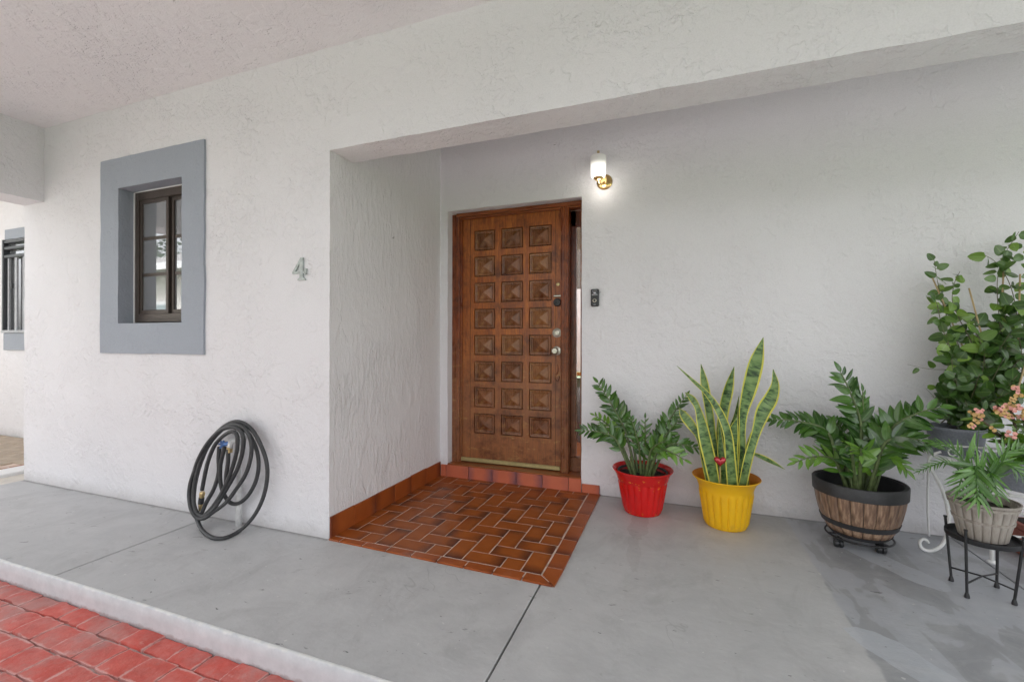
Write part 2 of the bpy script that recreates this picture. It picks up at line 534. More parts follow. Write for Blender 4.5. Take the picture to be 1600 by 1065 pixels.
def wood(name, c0, c1, c2, rough=0.38, horiz=False, fade=True):
    n = NT(name)
    sc = (9, 9, 0.7) if not horiz else (0.7, 9, 9)
    v = n.mapping(scale=sc)
    o = n.mapping()
    g = n.noise(v, 4.5, 6, 0.65, 0.7)
    fine = n.noise(n.mapping(scale=tuple(k * 4 for k in sc)), 5, 3, 0.6)
    rndp = n.n('ShaderNodeObjectInfo').outputs['Random']
    gg = n.math('ADD', g, n.math('MULTIPLY', n.math('SUBTRACT', rndp, 0.5), 0.26))
    cc = n.ramp(gg, [(0.28, c0), (0.5, c1), (0.72, c2)])
    cc = n.mix(n.math('MULTIPLY', n.ramp(fine, [(0.35, 1.0), (0.55, 0.0)]), 0.5), cc, tuple(x * 0.35 for x in c0[:3]) + (1,))
    xyz = n.sep(o)
    if fade:
        # varnish worn thin towards the bottom and along the lock side
        low = n.ramp(n.math('ADD', xyz[2], n.math('MULTIPLY', n.noise(o, 2.5, 4, 0.6), 0.9)), [(0.75, 1.0), (1.0, 0.25)])
        low = n.ramp(n.math('DIVIDE', n.math('ADD', xyz[2], n.math('MULTIPLY', n.noise(o, 2.5, 4, 0.6), 0.8)), 2.6), [(0.32, 1.0), (0.62, 0.0)])
        cc = n.mix(n.math('MULTIPLY', low, 0.62), cc, (0.25, 0.115, 0.055, 1))
        pt = n.ramp(n.noise(n.mapping(scale=(2, 2, 5)), 5, 5, 0.7, 0.8), [(0.56, 0.0), (0.68, 0.7)])
        cc = n.mix(n.math('MULTIPLY', pt, n.math('ADD', n.math('MULTIPLY', low, 0.8), 0.1)), cc, (0.46, 0.26, 0.090, 1))
        drk = n.ramp(n.noise(n.mapping(src=n.n('ShaderNodeNewGeometry').outputs['Position'], scale=(3, 3, 3), loc=(4, 4, 4)), 2.2, 6, 0.72), [(0.48, 0.0), (0.68, 0.75)])
        cc = n.mix(drk, cc, (0.060, 0.014, 0.007, 1))
    n.color(cc)
    n.rough(n.ramp(g, [(0.3, rough - 0.10), (0.7, rough + 0.08)]))
    n.normal(n.bump(n.math('ADD', g, fine), 0.22, 0.002))
    return n.m


M['wood'] = wood('varnished_door_wood', (0.115, 0.022, 0.005, 1), (0.29, 0.070, 0.013, 1), (0.50, 0.150, 0.025, 1))
M['wood_panel'] = wood('varnished_panel_wood', (0.115, 0.026, 0.007, 1), (0.25, 0.066, 0.016, 1), (0.42, 0.135, 0.035, 1), rough=0.30)
M['wood_panel2'] = wood('varnished_panel_wood_pale', (0.20, 0.062, 0.018, 1), (0.34, 0.12, 0.034, 1), (0.48, 0.20, 0.058, 1), rough=0.30)
M['wood_frame'] = wood('door_frame_wood', (0.11, 0.022, 0.008, 1), (0.23, 0.052, 0.015, 1), (0.36, 0.10, 0.026, 1), rough=0.32)
M['wood_header'] = wood('door_header_wood', (0.17, 0.042, 0.013, 1), (0.28, 0.075, 0.022, 1), (0.40, 0.13, 0.035, 1), rough=0.35, horiz=True, fade=False)
M['brass'] = simple('aged_brass', (0.55, 0.42, 0.22, 1), 0.33, 0.9, nscale=60)
M['gold_strip'] = simple('gold_weather_strip', (0.50, 0.42, 0.20, 1), 0.42, 0.55, nscale=30)
M['bright_brass'] = simple('polished_brass', (0.80, 0.55, 0.24, 1), 0.2, 1.0, nscale=20)
M['nickel'] = simple('tarnished_nickel', (0.50, 0.47, 0.40, 1), 0.3, 0.95, nscale=60)
M['black_plastic'] = simple('black_plastic', (0.022, 0.023, 0.026, 1), 0.38, var=0.2)
M['dark'] = simple('dark_void', (0.015, 0.012, 0.010, 1), 0.7)
M['white_paint'] = simple('white_paint', (0.78, 0.78, 0.78, 1), 0.4, var=0.04, nscale=12)
M['white_metal'] = simple('white_painted_iron', (0.80, 0.80, 0.79, 1), 0.35, var=0.06, nscale=50, bump=0.15, bdist=0.001)
M['black_metal'] = simple('black_painted_iron', (0.018, 0.018, 0.020, 1), 0.42, var=0.25, nscale=80, bump=0.2, bdist=0.001)
M['bronze'] = simple('bronze_aluminium', (0.075, 0.058, 0.050, 1), 0.42, 0.35, var=0.12, nscale=30)
M['grille'] = simple('pale_grille_paint', (0.40, 0.41, 0.44, 1), 0.45)
M['grille_dark'] = simple('dark_grille_paint', (0.060, 0.063, 0.072, 1), 0.45)
M['soil'] = simple('potting_soil', (0.030, 0.020, 0.014, 1), 0.95, var=0.6, nscale=60, bump=1.0, bdist=0.02)
M['bulb'] = NT('lamp_bulb').set(**{'Base_Color': (1, 1, 1, 1), 'Emission_Color': (1, 0.90, 0.74, 1), 'Emission_Strength': 14.0}).m
n = NT('frosted_lamp_glass')
n.set(**{'Base_Color': (0.86, 0.86, 0.83, 1), 'Roughness': 0.35, 'Emission_Color': (1, 0.96, 0.88, 1)})
z = n.sep(n.mapping())[2]
n.l(n.ramp(z, [(0.0, 0.55), (0.06, 0.30), (0.10, 0.02)]), n.b.inputs['Emission Strength'])
M['lamp_glass'] = n.m

n = NT('tinted_window_glass')
n.set(**{'Base_Color': (0.016, 0.016, 0.018, 1), 'Roughness': 0.02, 'IOR': 1.9, 'Specular_IOR_Level': 1.0, 'Coat_Weight': 0.6, 'Coat_Roughness': 0.0})
n.normal(n.bump(n.noise(n.mapping(), 3.0, 2), 0.02, 0.02))
n.set(Metallic=0.45)
n.b.inputs['Base Color'].default_value = (0.30, 0.31, 0.33, 1)
M['glass'] = n.m
n = NT('clear_glass')
n.set(**{'Base_Color': (0.95, 0.97, 0.96, 1), 'Roughness': 0.01, 'IOR': 1.45, 'Transmission_Weight': 1.0})
M['clear_glass'] = n.m

M['red_pot'] = simple('glossy_red_plastic', (0.68, 0.006, 0.006, 1), 0.28, var=0.05, nscale=9)
n = NT('worn_red_plastic')
v = n.mapping(); xyz = n.sep(v)
c_ = n.ramp(n.noise(v, 5, 3), [(0.3, (0.56, 0.004, 0.005, 1)), (0.7, (0.68, 0.009, 0.007, 1))])
m1 = n.math('MULTIPLY', n.ramp(n.noise(v, 38, 4, 0.7), [(0.56, 0.0), (0.60, 1.0)]), n.ramp(xyz[2], [(0.0, 1.0), (0.035, 0.0)]))
m2 = n.math('MULTIPLY', n.ramp(n.noise(v, 44, 3, 0.7), [(0.62, 0.0), (0.64, 1.0)]), n.ramp(xyz[2], [(0.17, 0.0), (0.20, 0.8), (0.235, 0.8), (0.25, 0.0)]))
c_ = n.mix(n.math('MAXIMUM', m1, m2), c_, (0.75, 0.33, 0.03, 1))
n.color(c_); n.rough(0.27); n.set(**{'Coat_Weight': 0.3})
M['red_pot'] = n.m
n = NT('yellow_plastic')
v = n.mapping(); xyz = n.sep(v)
c_ = n.ramp(n.noise(v, 6, 3), [(0.3, (0.80, 0.43, 0.004, 1)), (0.7, (0.86, 0.50, 0.006, 1))])
c_ = n.mix(n.math('MULTIPLY', n.ramp(n.noise(v, 22, 5, 0.7), [(0.50, 0.0), (0.68, 0.6)]), n.ramp(xyz[2], [(0.0, 1.0), (0.07, 0.15)])), c_, (0.42, 0.24, 0.05, 1))
c_ = n.mix(n.ramp(n.noise(n.mapping(scale=(1, 1, .3)), 30, 4, 0.7), [(0.62, 0.0), (0.75, 0.25)]), c_, (0.62, 0.40, 0.10, 1))
n.color(c_); n.rough(n.ramp(n.noise(v, 12, 4), [(0.3, 0.34), (0.7, 0.52)]))
M['yellow_pot'] = n.m
M['yellow_in'] = simple('yellow_plastic_inside', (0.62, 0.19, 0.003, 1), 0.6, var=0.1, nscale=8)
M['grey_pot'] = simple('speckled_grey_plastic', (0.235, 0.25, 0.29, 1), 0.5, var=0.18, nscale=120)
M['black_rim'] = simple('charcoal_plastic', (0.030, 0.030, 0.033, 1), 0.5, var=0.2, nscale=40, bump=0.15, bdist=0.002)
n = NT('barrel_stave_print')
v = n.mapping(scale=(16, 16, 0.9)); o_ = n.mapping()
g = n.noise(v, 3.4, 4, 0.6, 0.0)
c_ = n.ramp(g, [(0.25, (0.075, 0.040, 0.028, 1)), (0.45, (0.24, 0.145, 0.095, 1)), (0.62, (0.46, 0.31, 0.21, 1)), (0.8, (0.20, 0.135, 0.105, 1))])
rnd = n.n('ShaderNodeObjectInfo').outputs['Random']
c_ = n.mix(n.math('MULTIPLY', rnd, 0.45), c_, (0.20, 0.125, 0.09, 1))
kn = n.ramp(n.noise(n.mapping(scale=(1, 1, 0.75)), 36, 3, 0.6, 0.5), [(0.60, 0.0), (0.64, 0.95)])
kn = n.math('MULTIPLY', kn, n.ramp(n.noise(o_, 8, 2), [(0.48, 0.0), (0.54, 1.0)]))
c_ = n.mix(kn, c_, (0.030, 0.016, 0.012, 1))
n.color(c_); n.rough(0.36); n.normal(n.bump(g, 0.4, 0.003))
M['stave'] = n.m
n = NT('weathered_basket_stave')
v = n.mapping(scale=(10, 10, 1.2))
g = n.noise(v, 5, 5, 0.65, 0.6)
rnd = n.n('ShaderNodeObjectInfo').outputs['Random']
c_ = n.ramp(g, [(0.25, (0.22, 0.185, 0.155, 1)), (0.5, (0.37, 0.325, 0.285, 1)), (0.75, (0.50, 0.46, 0.42, 1))])
c_ = n.mix(n.math('MULTIPLY', rnd, 0.4), c_, (0.31, 0.285, 0.26, 1))
n.color(c_); n.rough(0.62); n.normal(n.bump(g, 0.5, 0.003))
M['basket'] = n.m


def leafmat(name, c0, c1, vein, rough=0.32, trans=0.12, nscale=18):
    n = NT(name)
    v = n.mapping()
    rnd = n.n('ShaderNodeObjectInfo').outputs['Random']
    f = n.noise(v, nscale, 3)
    f2 = n.math('ADD', n.math('MULTIPLY', rnd, 0.65), n.math('MULTIPLY', f, 0.35))
    cc = n.ramp(f2, [(0.15, c0), (0.85, c1)])
    wpos = n.n('ShaderNodeNewGeometry').outputs['Position']
    cc = n.mix(n.ramp(n.noise(wpos, 55, 3, 0.6), [(0.66, 0.0), (0.76, 0.45)]), cc, (0.26, 0.24, 0.06, 1))
    uv = n.sep(n.tc.outputs['UV'])
    mid = n.math('ABSOLUTE', n.math('SUBTRACT', uv[0], 0.5))
    cc = n.mix(n.ramp(mid, [(0.02, 0.6), (0.07, 0.0)]), cc, vein)
    n.color(cc)
    n.rough(rough)
    ridges = n.math('SINE', n.math('MULTIPLY', n.math('ADD', uv[1], n.math('MULTIPLY', mid, -0.7)), 55.0))
    n.normal(n.bump(n.math('ADD', ridges, f), 0.12, 0.0005))
    n.set(Coat_Weight=0.45, Coat_Roughness=0.12)
    n.b.inputs['Transmission Weight'].default_value = 0.0
    tr = n.n('ShaderNodeBsdfTranslucent')
    n.l(cc, tr.inputs[0])
    ms = n.n('ShaderNodeMixShader'); ms.inputs[0].default_value = trans
    n.l(n.b.outputs[0], ms.inputs[1]); n.l(tr.outputs[0], ms.inputs[2]); n.l(ms.outputs[0], n.o.inputs[0])
    return n.m


M['zz'] = leafmat('waxy_dark_leaf', (0.022, 0.07, 0.012, 1), (0.085, 0.2, 0.03, 1), (0.12, 0.24, 0.06, 1), 0.20)
M['zz_young'] = leafmat('waxy_young_leaf', (0.09, 0.22, 0.02, 1), (0.19, 0.36, 0.05, 1), (0.22, 0.4, 0.08, 1), 0.22)
M['zz_stem'] = simple('fleshy_stem', (0.11, 0.15, 0.055, 1), 0.5, var=0.35, nscale=50)
M['vine_leaf'] = leafmat('round_vine_leaf', (0.03, 0.085, 0.014, 1), (0.12, 0.23, 0.035, 1), (0.14, 0.26, 0.06, 1), 0.36)
M['vine_young'] = leafmat('pale_vine_leaf', (0.14, 0.26, 0.03, 1), (0.24, 0.4, 0.06, 1), (0.26, 0.42, 0.12, 1), 0.36)
M['vine_stem'] = simple('vine_stem', (0.12, 0.11, 0.06, 1), 0.6, nscale=60)
M['cane'] = simple('bamboo_stake', (0.46, 0.34, 0.18, 1), 0.5, var=0.2, nscale=30)
M['palm_leaf'] = leafmat('palm_leaflet', (0.045, 0.13, 0.018, 1), (0.12, 0.28, 0.04, 1), (0.15, 0.3, 0.07, 1), 0.38)
M['thorn_leaf'] = leafmat('bright_oval_leaf', (0.06, 0.17, 0.015, 1), (0.2, 0.36, 0.03, 1), (0.22, 0.38, 0.07, 1), 0.35)
M['petal_pink'] = simple('salmon_bract', (0.78, 0.36, 0.31, 1), 0.5, var=0.18, nscale=60)
M['petal_yellow'] = simple('mustard_bract', (0.58, 0.36, 0.13, 1), 0.5, var=0.2, nscale=60)
M['petal_eye'] = simple('bract_eye', (0.16, 0.05, 0.02, 1), 0.5)
n = NT('variegated_sword_leaf')
uv = n.sep(n.tc.outputs['UV'])
wp = n.mapping()
mid = n.math('ABSOLUTE', n.math('SUBTRACT', uv[0], 0.5))
wobv = n.n('ShaderNodeCombineXYZ')
n.l(n.math('MULTIPLY', uv[0], 0.5), wobv.inputs[0]); n.l(n.math('MULTIPLY', uv[1], 19.0), wobv.inputs[1])
n.l(n.n('ShaderNodeObjectInfo').outputs['Random'], wobv.inputs[2])
band = n.noise(wobv.outputs[0], 2.2, 5, 0.62, 0.35)
cc = n.ramp(band, [(0.38, (0.018, 0.050, 0.014, 1)), (0.47, (0.10, 0.19, 0.05, 1)), (0.60, (0.20, 0.31, 0.10, 1))])
edge = n.ramp(n.math('ADD', mid, n.math('MULTIPLY', n.noise(wp, 14, 3), 0.05)), [(0.405, 0.0), (0.43, 1.0)])
cc = n.mix(edge, cc, (0.66, 0.62, 0.09, 1))
n.color(cc); n.rough(0.35); n.normal(n.bump(band, 0.15, 0.002))
M['sword'] = n.m
n = NT('foil_red_heart'); n.set(**{'Base_Color': (0.42, 0.003, 0.012, 1), 'Roughness': 0.16, 'Metallic': 0.35, 'Coat_Weight': 1.0, 'Coat_Roughness': 0.04}); M['heart'] = n.m
M['rubber'] = simple('black_hose_rubber', (0.040, 0.041, 0.044, 1), 0.5, var=0.25, nscale=40, bump=0.2, bdist=0.001)
M['blue'] = simple('blue_valve_plastic', (0.10, 0.22, 0.52, 1), 0.4)
M['pipe_paint'] = simple('painted_pipe', (0.66, 0.66, 0.66, 1), 0.5, var=0.15, nscale=30)
M['numeral'] = simple('weathered_grey_numeral', (0.42, 0.46, 0.45, 1), 0.55, 0.1, var=0.25, nscale=60)
M['grass'] = simple('lawn', (0.055, 0.10, 0.025, 1), 0.9, var=0.4, nscale=3)
M['tan'] = simple('tan_paver', (0.40, 0.32, 0.24, 1), 0.7, var=0.2, nscale=9, bump=0.5, bdist=0.004)
M['cream'] = simple('cream_kerb_paint', (0.62, 0.58, 0.52, 1), 0.6, var=0.12, nscale=9)
M['brickred'] = simple('old_brick', (0.34, 0.16, 0.10, 1), 0.7, var=0.2, nscale=12, bump=0.4, bdist=0.004)
M['terra_box'] = simple('terracotta_block', (0.30, 0.085, 0.055, 1), 0.6, var=0.2, nscale=12, bump=0.4, bdist=0.004)
M['roof_tile'] = simple('grey_roof', (0.30, 0.29, 0.28, 1), 0.8)
M['far_wall'] = simple('neighbour_wall', (0.74, 0.70, 0.66, 1), 0.8, var=0.04)
M['far_window'] = simple('neighbour_shutter', (0.30, 0.36, 0.37, 1), 0.5)
M['tree_leaf'] = leafmat('tree_leaf', (0.03, 0.085, 0.02, 1), (0.09, 0.17, 0.04, 1), (0.1, 0.2, 0.05, 1), 0.5, 0.2)
M['bark'] = simple('bark', (0.12, 0.09, 0.06, 1), 0.9, bump=0.6, bdist=0.02)

# ------------------------------------------------------------------ setting: ground, driveway, porch floor
D = 1.245          # depth of the recessed entry wall
HB = 2.161         # underside of the beam
HC = 2.732         # porch ceiling


def sheet(name, x0, x1, y0, y1, z, mat, parent=None, kind='structure'):
    bm = bmesh.new()
    vs = [bm.verts.new(p) for p in ((x0, y0, z), (x1, y0, z), (x1, y1, z), (x0, y1, z))]
    bm.faces.new(vs)
    o = obj(name, bm, mat, parent)
    if kind and not parent: o['kind'] = kind
    return o


sheet('lawn', -400, 400, -400, 400, -0.20, M['grass'])
drive = sheet('driveway', -12.0, 14.0, -7.0, -0.70, -0.125, M['driveway'])  # out of view; its pale concrete is chosen to bounce light into the porch
bedm = empty('brick_paving', (0, -0.767, -0.125), kind='structure')
sheet('joint_bed', -2.9, 2.2, -1.72, -0.75, -0.099, M['paver_joint'], bedm)


def paver_mesh(lx, ly, lz, seed):
    """tumbled paver: a small grid top with worn, sagging edges"""
    bm = bmesh.new()
    nx, ny = 4, 3
    rs = random.Random(seed)
    top = []
    for j in range(ny + 1):
        row = []
        for i in range(nx + 1):
            x = -lx / 2 + lx * i / nx; y = -ly / 2 + ly * j / ny
            ed = i in (0, nx) or j in (0, ny)
            co = (i in (0, nx)) and (j in (0, ny))
            z_ = -0.0012 - 0.0022 * rs.random() if ed else rs.uniform(-0.0006, 0.0006)
            if co: z_ -= 0.002; x *= 0.985; y *= 0.985
            if ed: x += rs.uniform(-0.003, 0.003); y += rs.uniform(-0.004, 0.004)
            row.append(bm.verts.new((x, y, z_)))
        top.append(row)
    for j in range(ny):
        for i in range(nx):
            bm.faces.new((top[j][i], top[j][i + 1], top[j + 1][i + 1], top[j + 1][i]))
    rim = [top[0][i] for i in range(nx + 1)] + [top[j][nx] for j in range(1, ny + 1)] + [top[ny][i] for i in range(nx - 1, -1, -1)] + [top[j][0] for j in range(ny - 1, 0, -1)]
    low = [bm.verts.new((v.co.x * 1.004, v.co.y * 1.004, -lz)) for v in rim]
    for k in range(len(rim)):
        k2 = (k + 1) % len(rim)
        bm.faces.new((rim[k2], rim[k], low[k], low[k2]))
    return mesh_of(bm, M['paver'], auto=35)


pv = [paver_mesh(0.137, 0.109, 0.03, s) for s in range(8)]
pv_cut = [paver_mesh(0.137, 0.083, 0.03, 50 + s) for s in range(5)]
nb = 0
for row in range(8):
    y1 = -0.771 if row == 0 else -0.859 - (row - 1) * 0.1185
    dep = 0.087 if row == 0 else 0.1185
    yc = y1 - dep / 2
    off = (-0.821 if row % 2 == 0 else -0.745)
    i0 = int((-2.75 - off) / 0.1405)
    for i in range(i0, i0 + 34):
        xc = off + 0.1405 * (i + 0.5)
        if nb >= 290 or xc > 1.6: continue
        me = random.choice(pv_cut if row == 0 else pv)
        m4 = Matrix.Translation((xc + random.uniform(-.003, .003), yc + random.uniform(-.003, .003), -0.085 + random.uniform(-0.003, 0.003))) @ Matrix.Rotation(R(random.uniform(-1.2, 1.2)) + (math.pi if random.random() < .5 else 0), 4, 'Z') @ Matrix.Rotation(R(random.uniform(-1, 1)), 4, 'X')
        link('brick', me, bedm, mat4=m4)
        nb += 1

# porch floor: concrete panels with sawn joints between them, kerb face in front
porch = empty('porch_floor', (0, 0, 0), kind='structure')
porch_base = B(-3.03, 5.4, -0.74, 3.4, -0.19, -0.03)
obj('slab_base', porch_base, M['dark'], porch)


def panel(x0, x1, y0, y1):
    bm = bmesh.new()
    box(bm, x0, x1, y0, y1, -0.06, 0.0)
    es = [e for e in bm.edges if all(v.co.z > -0.001 for v in e.verts)]
    bmesh.ops.bevel(bm, geom=es, offset=0.0025, segments=1, affect='EDGES')
    o = obj('concrete_panel', bm, M['concrete'], porch)
    return o


panel(-3.03, -0.932, -0.752, D + 0.1)
panel(-0.922, 1.2265, -0.752, D + 0.1)
panel(1.2345, 3.262, -0.752, D + 0.1)
panel(3.268, 5.4, -0.752, D + 0.1)
# kerb face with a chipped upper edge
bm = bmesh.new()
NX = 900
prev = None
for i in range(NX + 1):
    x = -3.03 + (8.43) * i / NX
    j = noise.noise(Vector((x * 6, 3.1, 0))) * 0.003 + noise.noise(Vector((x * 31, 1.1, 0))) * 0.0022
    k = noise.noise(Vector((x * 2.2, 8.1, 0))) * 0.006
    prof = [(-0.7525 + j * .5, 0.0015), (-0.760 + j, 0.0018 + j * 0.35), (-0.767 + k * .5 + j * .4, -0.005 + j), (-0.769 + k, -0.045), (-0.773 + k, -0.125)]
    cur = [bm.verts.new((x, a, b_)) for a, b_ in prof]
    if prev:
        for a in range(len(prof) - 1):
            bm.faces.new((prev[a], prev[a + 1], cur[a + 1], cur[a]))
    prev = cur
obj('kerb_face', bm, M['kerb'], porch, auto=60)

# far left: beyond the house corner
obj('side_kerb', B(-3.28, -3.034, -3.0, 0.86, -0.19, -0.004, bev=0.004), M['cream'], porch)
obj('white_kerb', B(-3.50, -3.286, -3.0, 0.86, -0.19, 0.022, bev=0.006), M['white_paint'], porch)
side = empty('side_path', (-4.5, 0, 0), kind='structure')
sheet('path_bed', -9.0, -3.5, -3.0, 0.86, -0.008, M['grout'], side)
lb = mesh_of(box(bmesh.new(), -0.055, 0.055, -0.11, 0.11, -0.03, 0.0, bev=0.004), M['brickred'])
for k in range(16):
    link('border_brick', lb, side, mat4=Matrix.Translation((-3.575, 0.72 - 0.23 * k, 0.004)))
tp = mesh_of(box(bmesh.new(), -0.145, 0.145, -0.095, 0.095, -0.03, 0.0, bev=0.005), M['tan'])
for i in range(9):
    for j in range(12):
        link('paver', tp, side, mat4=Matrix.Translation((-3.79 - 0.30 * i - (0.15 if j % 2 else 0), 0.745 - 0.20 * j, 0.003 + random.uniform(-.002, .002))))

# ------------------------------------------------------------------ the house
house = empty('house', (0, 1.0, 0), 'white stucco house front with porch ceiling, recessed entry, wooden door and blue grey window surround', 'house')


def disp(p, a=0.0035):
    q = p * 5.5
    q2 = p * 24
    return Vector((noise.noise(q) * a + noise.noise(q2) * a * 0.35,
                   noise.noise(q + Vector((31, 7, 3))) * a + noise.noise(q2 + Vector((5, 1, 9))) * a * 0.35,
                   noise.noise(q + Vector((3, 17, 53))) * a + noise.noise(q2 + Vector((8, 2, 4))) * a * 0.35))


def cuts(a, b, step, extra=()):
    ks = sorted(set([a, b] + [e for e in extra if a < e < b]))
    out = []
    for p, q in zip(ks[:-1], ks[1:]):
        m = max(1, round((q - p) / step))
        out += [p + (q - p) * i / m for i in range(m)]
    return out + [b]


def face_grid(bm, f, us, vs, holes=(), amp=0.0035, flip=False):
    """f(u, v) -> point; holes = (u0, u1, v0, v1)"""
    V = {}

    def vert(i, j):
        if (i, j) not in V:
            p = Vector(f(us[i], vs[j]))
            V[(i, j)] = bm.verts.new(p + disp(p, amp))
        return V[(i, j)]
    for i in range(len(us) - 1):
        for j in range(len(vs) - 1):
            uc, vc = (us[i] + us[i + 1]) / 2, (vs[j] + vs[j + 1]) / 2
            if any(h[0] < uc < h[1] and h[2] < vc < h[3] for h in holes): continue
            q = (vert(i, j), vert(i + 1, j), vert(i + 1, j + 1), vert(i, j + 1))
            bm.faces.new(q[::-1] if flip else q)


ST = 0.03
WX0, WX1, WZ0, WZ1 = -1.832, -1.187, 1.220, 2.159      # window opening
RX = 5.2
# front wall with the beam over the entry
bm = bmesh.new()
us = cuts(-3.03, RX, ST, (WX0, WX1, 0.0))
vs = cuts(-0.02, HC + 0.02, ST, (WZ0, WZ1, HB))
face_grid(bm, lambda u, v: (u, 0, v), us, vs, holes=((WX0, WX1, WZ0, WZ1), (0.0, RX, -1, HB)))
face_grid(bm, lambda u, v: (-3.03, u, v), cuts(0, 0.87, ST), cuts(-0.02, HC + 0.02, ST), flip=True)          # end of the wall
bmesh.ops.remove_doubles(bm, verts=bm.verts, dist=0.0005)
obj('front_wall', bm, M['wall'], house, smooth=False, auto=50)
bm = bmesh.new()
face_grid(bm, lambda u, v: (u, v, HB), cuts(0, RX, ST), cuts(0, 0.19, ST), flip=True)
face_grid(bm, lambda u, v: (u, 0.19, v), cuts(0, RX, 0.1), cuts(HB, 2.8, 0.1), flip=True)
obj('beam_underside', bm, M['soffit'], house, auto=50)
# return wall
bm = bmesh.new()
face_grid(bm, lambda u, v: (0, u, v), cuts(0, D, ST), cuts(-0.02, 2.8, ST), amp=0.0035)
obj('return_wall', bm, M['wall_streak'], house, auto=50)
# entry wall
DX0, DX1, DZ1 = 0.066, 1.163, 2.155
bm = bmesh.new()
face_grid(bm, lambda u, v: (u, D, v), cuts(0, RX, ST, (DX0, DX1)), cuts(-0.02, 2.8, ST, (DZ1,)), holes=((DX0, DX1, -1, DZ1),))
face_grid(bm, lambda u, v: (DX0, u, v), [D, D + 0.03, D + 0.06, D + 0.2], cuts(-0.02, DZ1, ST), flip=False)
face_grid(bm, lambda u, v: (DX1, u, v), [D, D + 0.03, D + 0.06, D + 0.2], cuts(-0.02, DZ1, ST), flip=True)
face_grid(bm, lambda u, v: (u, v, DZ1), cuts(DX0, DX1, ST), [D, D + 0.03, D + 0.06, D + 0.2], flip=True)
obj('entry_wall', bm, M['wall_back'], house, auto=50)
obj('end_wall', B(RX, RX + 0.15, D + 0.0, D + 0.2, -0.02, 2.8), M['wall'], house)
obj('added_shade_eave', B(-9.0, -3.13, -0.55, 1.4, 3.05, 3.15), M['white_paint'], house)  # unseen overhang added to cut the sky light on the far wall
# far wall on the left beyond the corner
GX0, GX1, GZ0, GZ1 = -5.56, -4.62, 1.19, 2.27
bm = bmesh.new()
face_grid(bm, lambda u, v: (u, 0.87, v), cuts(-9.0, -3.03, 0.05, (GX0, GX1)), cuts(-0.05, 3.3, 0.05, (GZ0, GZ1)), holes=((GX0, GX1, GZ0, GZ1),))
obj('far_wall', bm, M['wall'], house, auto=50)
# ceiling
YE = -2.55
bm = bmesh.new()
face_grid(bm, lambda u, v: (u, v, HC), cuts(-3.03, RX + .15, 0.04), cuts(YE, 0.02, 0.04), amp=0.004, flip=True)
obj('porch_ceiling', bm, M['ceiling'], house, auto=50)
obj('roof', B(-3.10, RX + 0.2, YE - 0.05, 1.40, HC + 0.06, HC + 0.25), M['white_paint'], house)
# beam that runs forward at the left end of the porch and its column
bm = bmesh.new()
BX = -2.758
face_grid(bm, lambda u, v: (BX, u, v), cuts(YE, 0.0, ST), cuts(HB + 0.005, HC + 0.02, ST))
face_grid(bm, lambda u, v: (-3.03, u, v), cuts(YE, 0.0, ST), cuts(HB + 0.005, HC + 0.02, ST), flip=True)
face_grid(bm, lambda u, v: (u, v, HB + 0.005), cuts(-3.03, BX, ST), cuts(YE, 0.0, ST), flip=True)
face_grid(bm, lambda u, v: (u, YE, v), cuts(-3.03, BX, ST), cuts(HB + 0.005, HC + 0.02, ST))
bmesh.ops.remove_doubles(bm, verts=bm.verts, dist=0.0005)
obj('side_beam', bm, M['wall'], house, auto=50)
obj('column', B(-3.02, -2.77, YE + .01, YE + 0.26, -0.13, HB + 0.01, bev=0.01), M['wall'], house)
obj('front_beam', B(-2.75, RX, YE, YE + 0.14, HC - 0.10, HC + 0.05, bev=0.005), M['white_paint'], house)
# crack-filler blemishes: small plaster blobs on ceiling beam face
for px, py, r_ in ((54, 213, 0.022), (66, 291, 0.010)):
    pass

# ---- window with its painted surround
win = obj('window', B(WX0 + 0.002, WX1 - 0.002, 0.135, 0.16, WZ0, WZ1), M['bronze'], house)
win['label'] = 'bronze sliding window in a blue grey stucco surround'
bm = bmesh.new()
TX0, TX1, TZ0, TZ1 = -2.033, -0.982, 1.0135, 2.370
for (a0, a1, b0, b1) in ((TX0, WX0, TZ0, TZ1), (WX1, TX1, TZ0, TZ1), (WX0, WX1, TZ0, WZ0), (WX0, WX1, WZ1, TZ1)):
    face_grid(bm, lambda u, v: (u, -0.014, v), cuts(a0, a1, ST), cuts(b0, b1, ST), amp=0.003)
for xs, fl in ((TX0, True), (TX1, False)):
    face_grid(bm, lambda u, v: (xs, u, v), [-0.014, 0.012], cuts(TZ0, TZ1, ST), amp=0.003, flip=fl)
for zs, fl in ((TZ0, False), (TZ1, True)):
    face_grid(bm, lambda u, v: (u, v, zs), cuts(TX0, TX1, ST), [-0.014, 0.012], amp=0.003, flip=fl)
ry = [-0.014, 0.02, 0.055, 0.09, 0.14]
face_grid(bm, lambda u, v: (WX0, u, v), ry, cuts(WZ0, WZ1, ST), amp=0.003)
face_grid(bm, lambda u, v: (WX1, u, v), ry, cuts(WZ0, WZ1, ST), amp=0.003, flip=True)
face_grid(bm, lambda u, v: (u, v, WZ0), cuts(WX0, WX1, ST), ry, amp=0.003)
face_grid(bm, lambda u, v: (u, v, WZ1), cuts(WX0, WX1, ST), ry, amp=0.003, flip=True)
bmesh.ops.remove_doubles(bm, verts=bm.verts, dist=0.0004)
obj('surround', bm, M['trim'], win, auto=45)
Y = 0.085
fr = bmesh.new()
box(fr, WX0 + .003, WX0 + 0.042, Y, Y + 0.05, WZ0 + .01, WZ1 - .003, 0.002)
box(fr, WX1 - 0.042, WX1 - .003, Y, Y + 0.05, WZ0 + .01, WZ1 - .003, 0.002)
box(fr, WX0 + .042, WX1 - .042, Y + .001, Y + 0.05, WZ1 - 0.060, WZ1 - .003, 0.002)
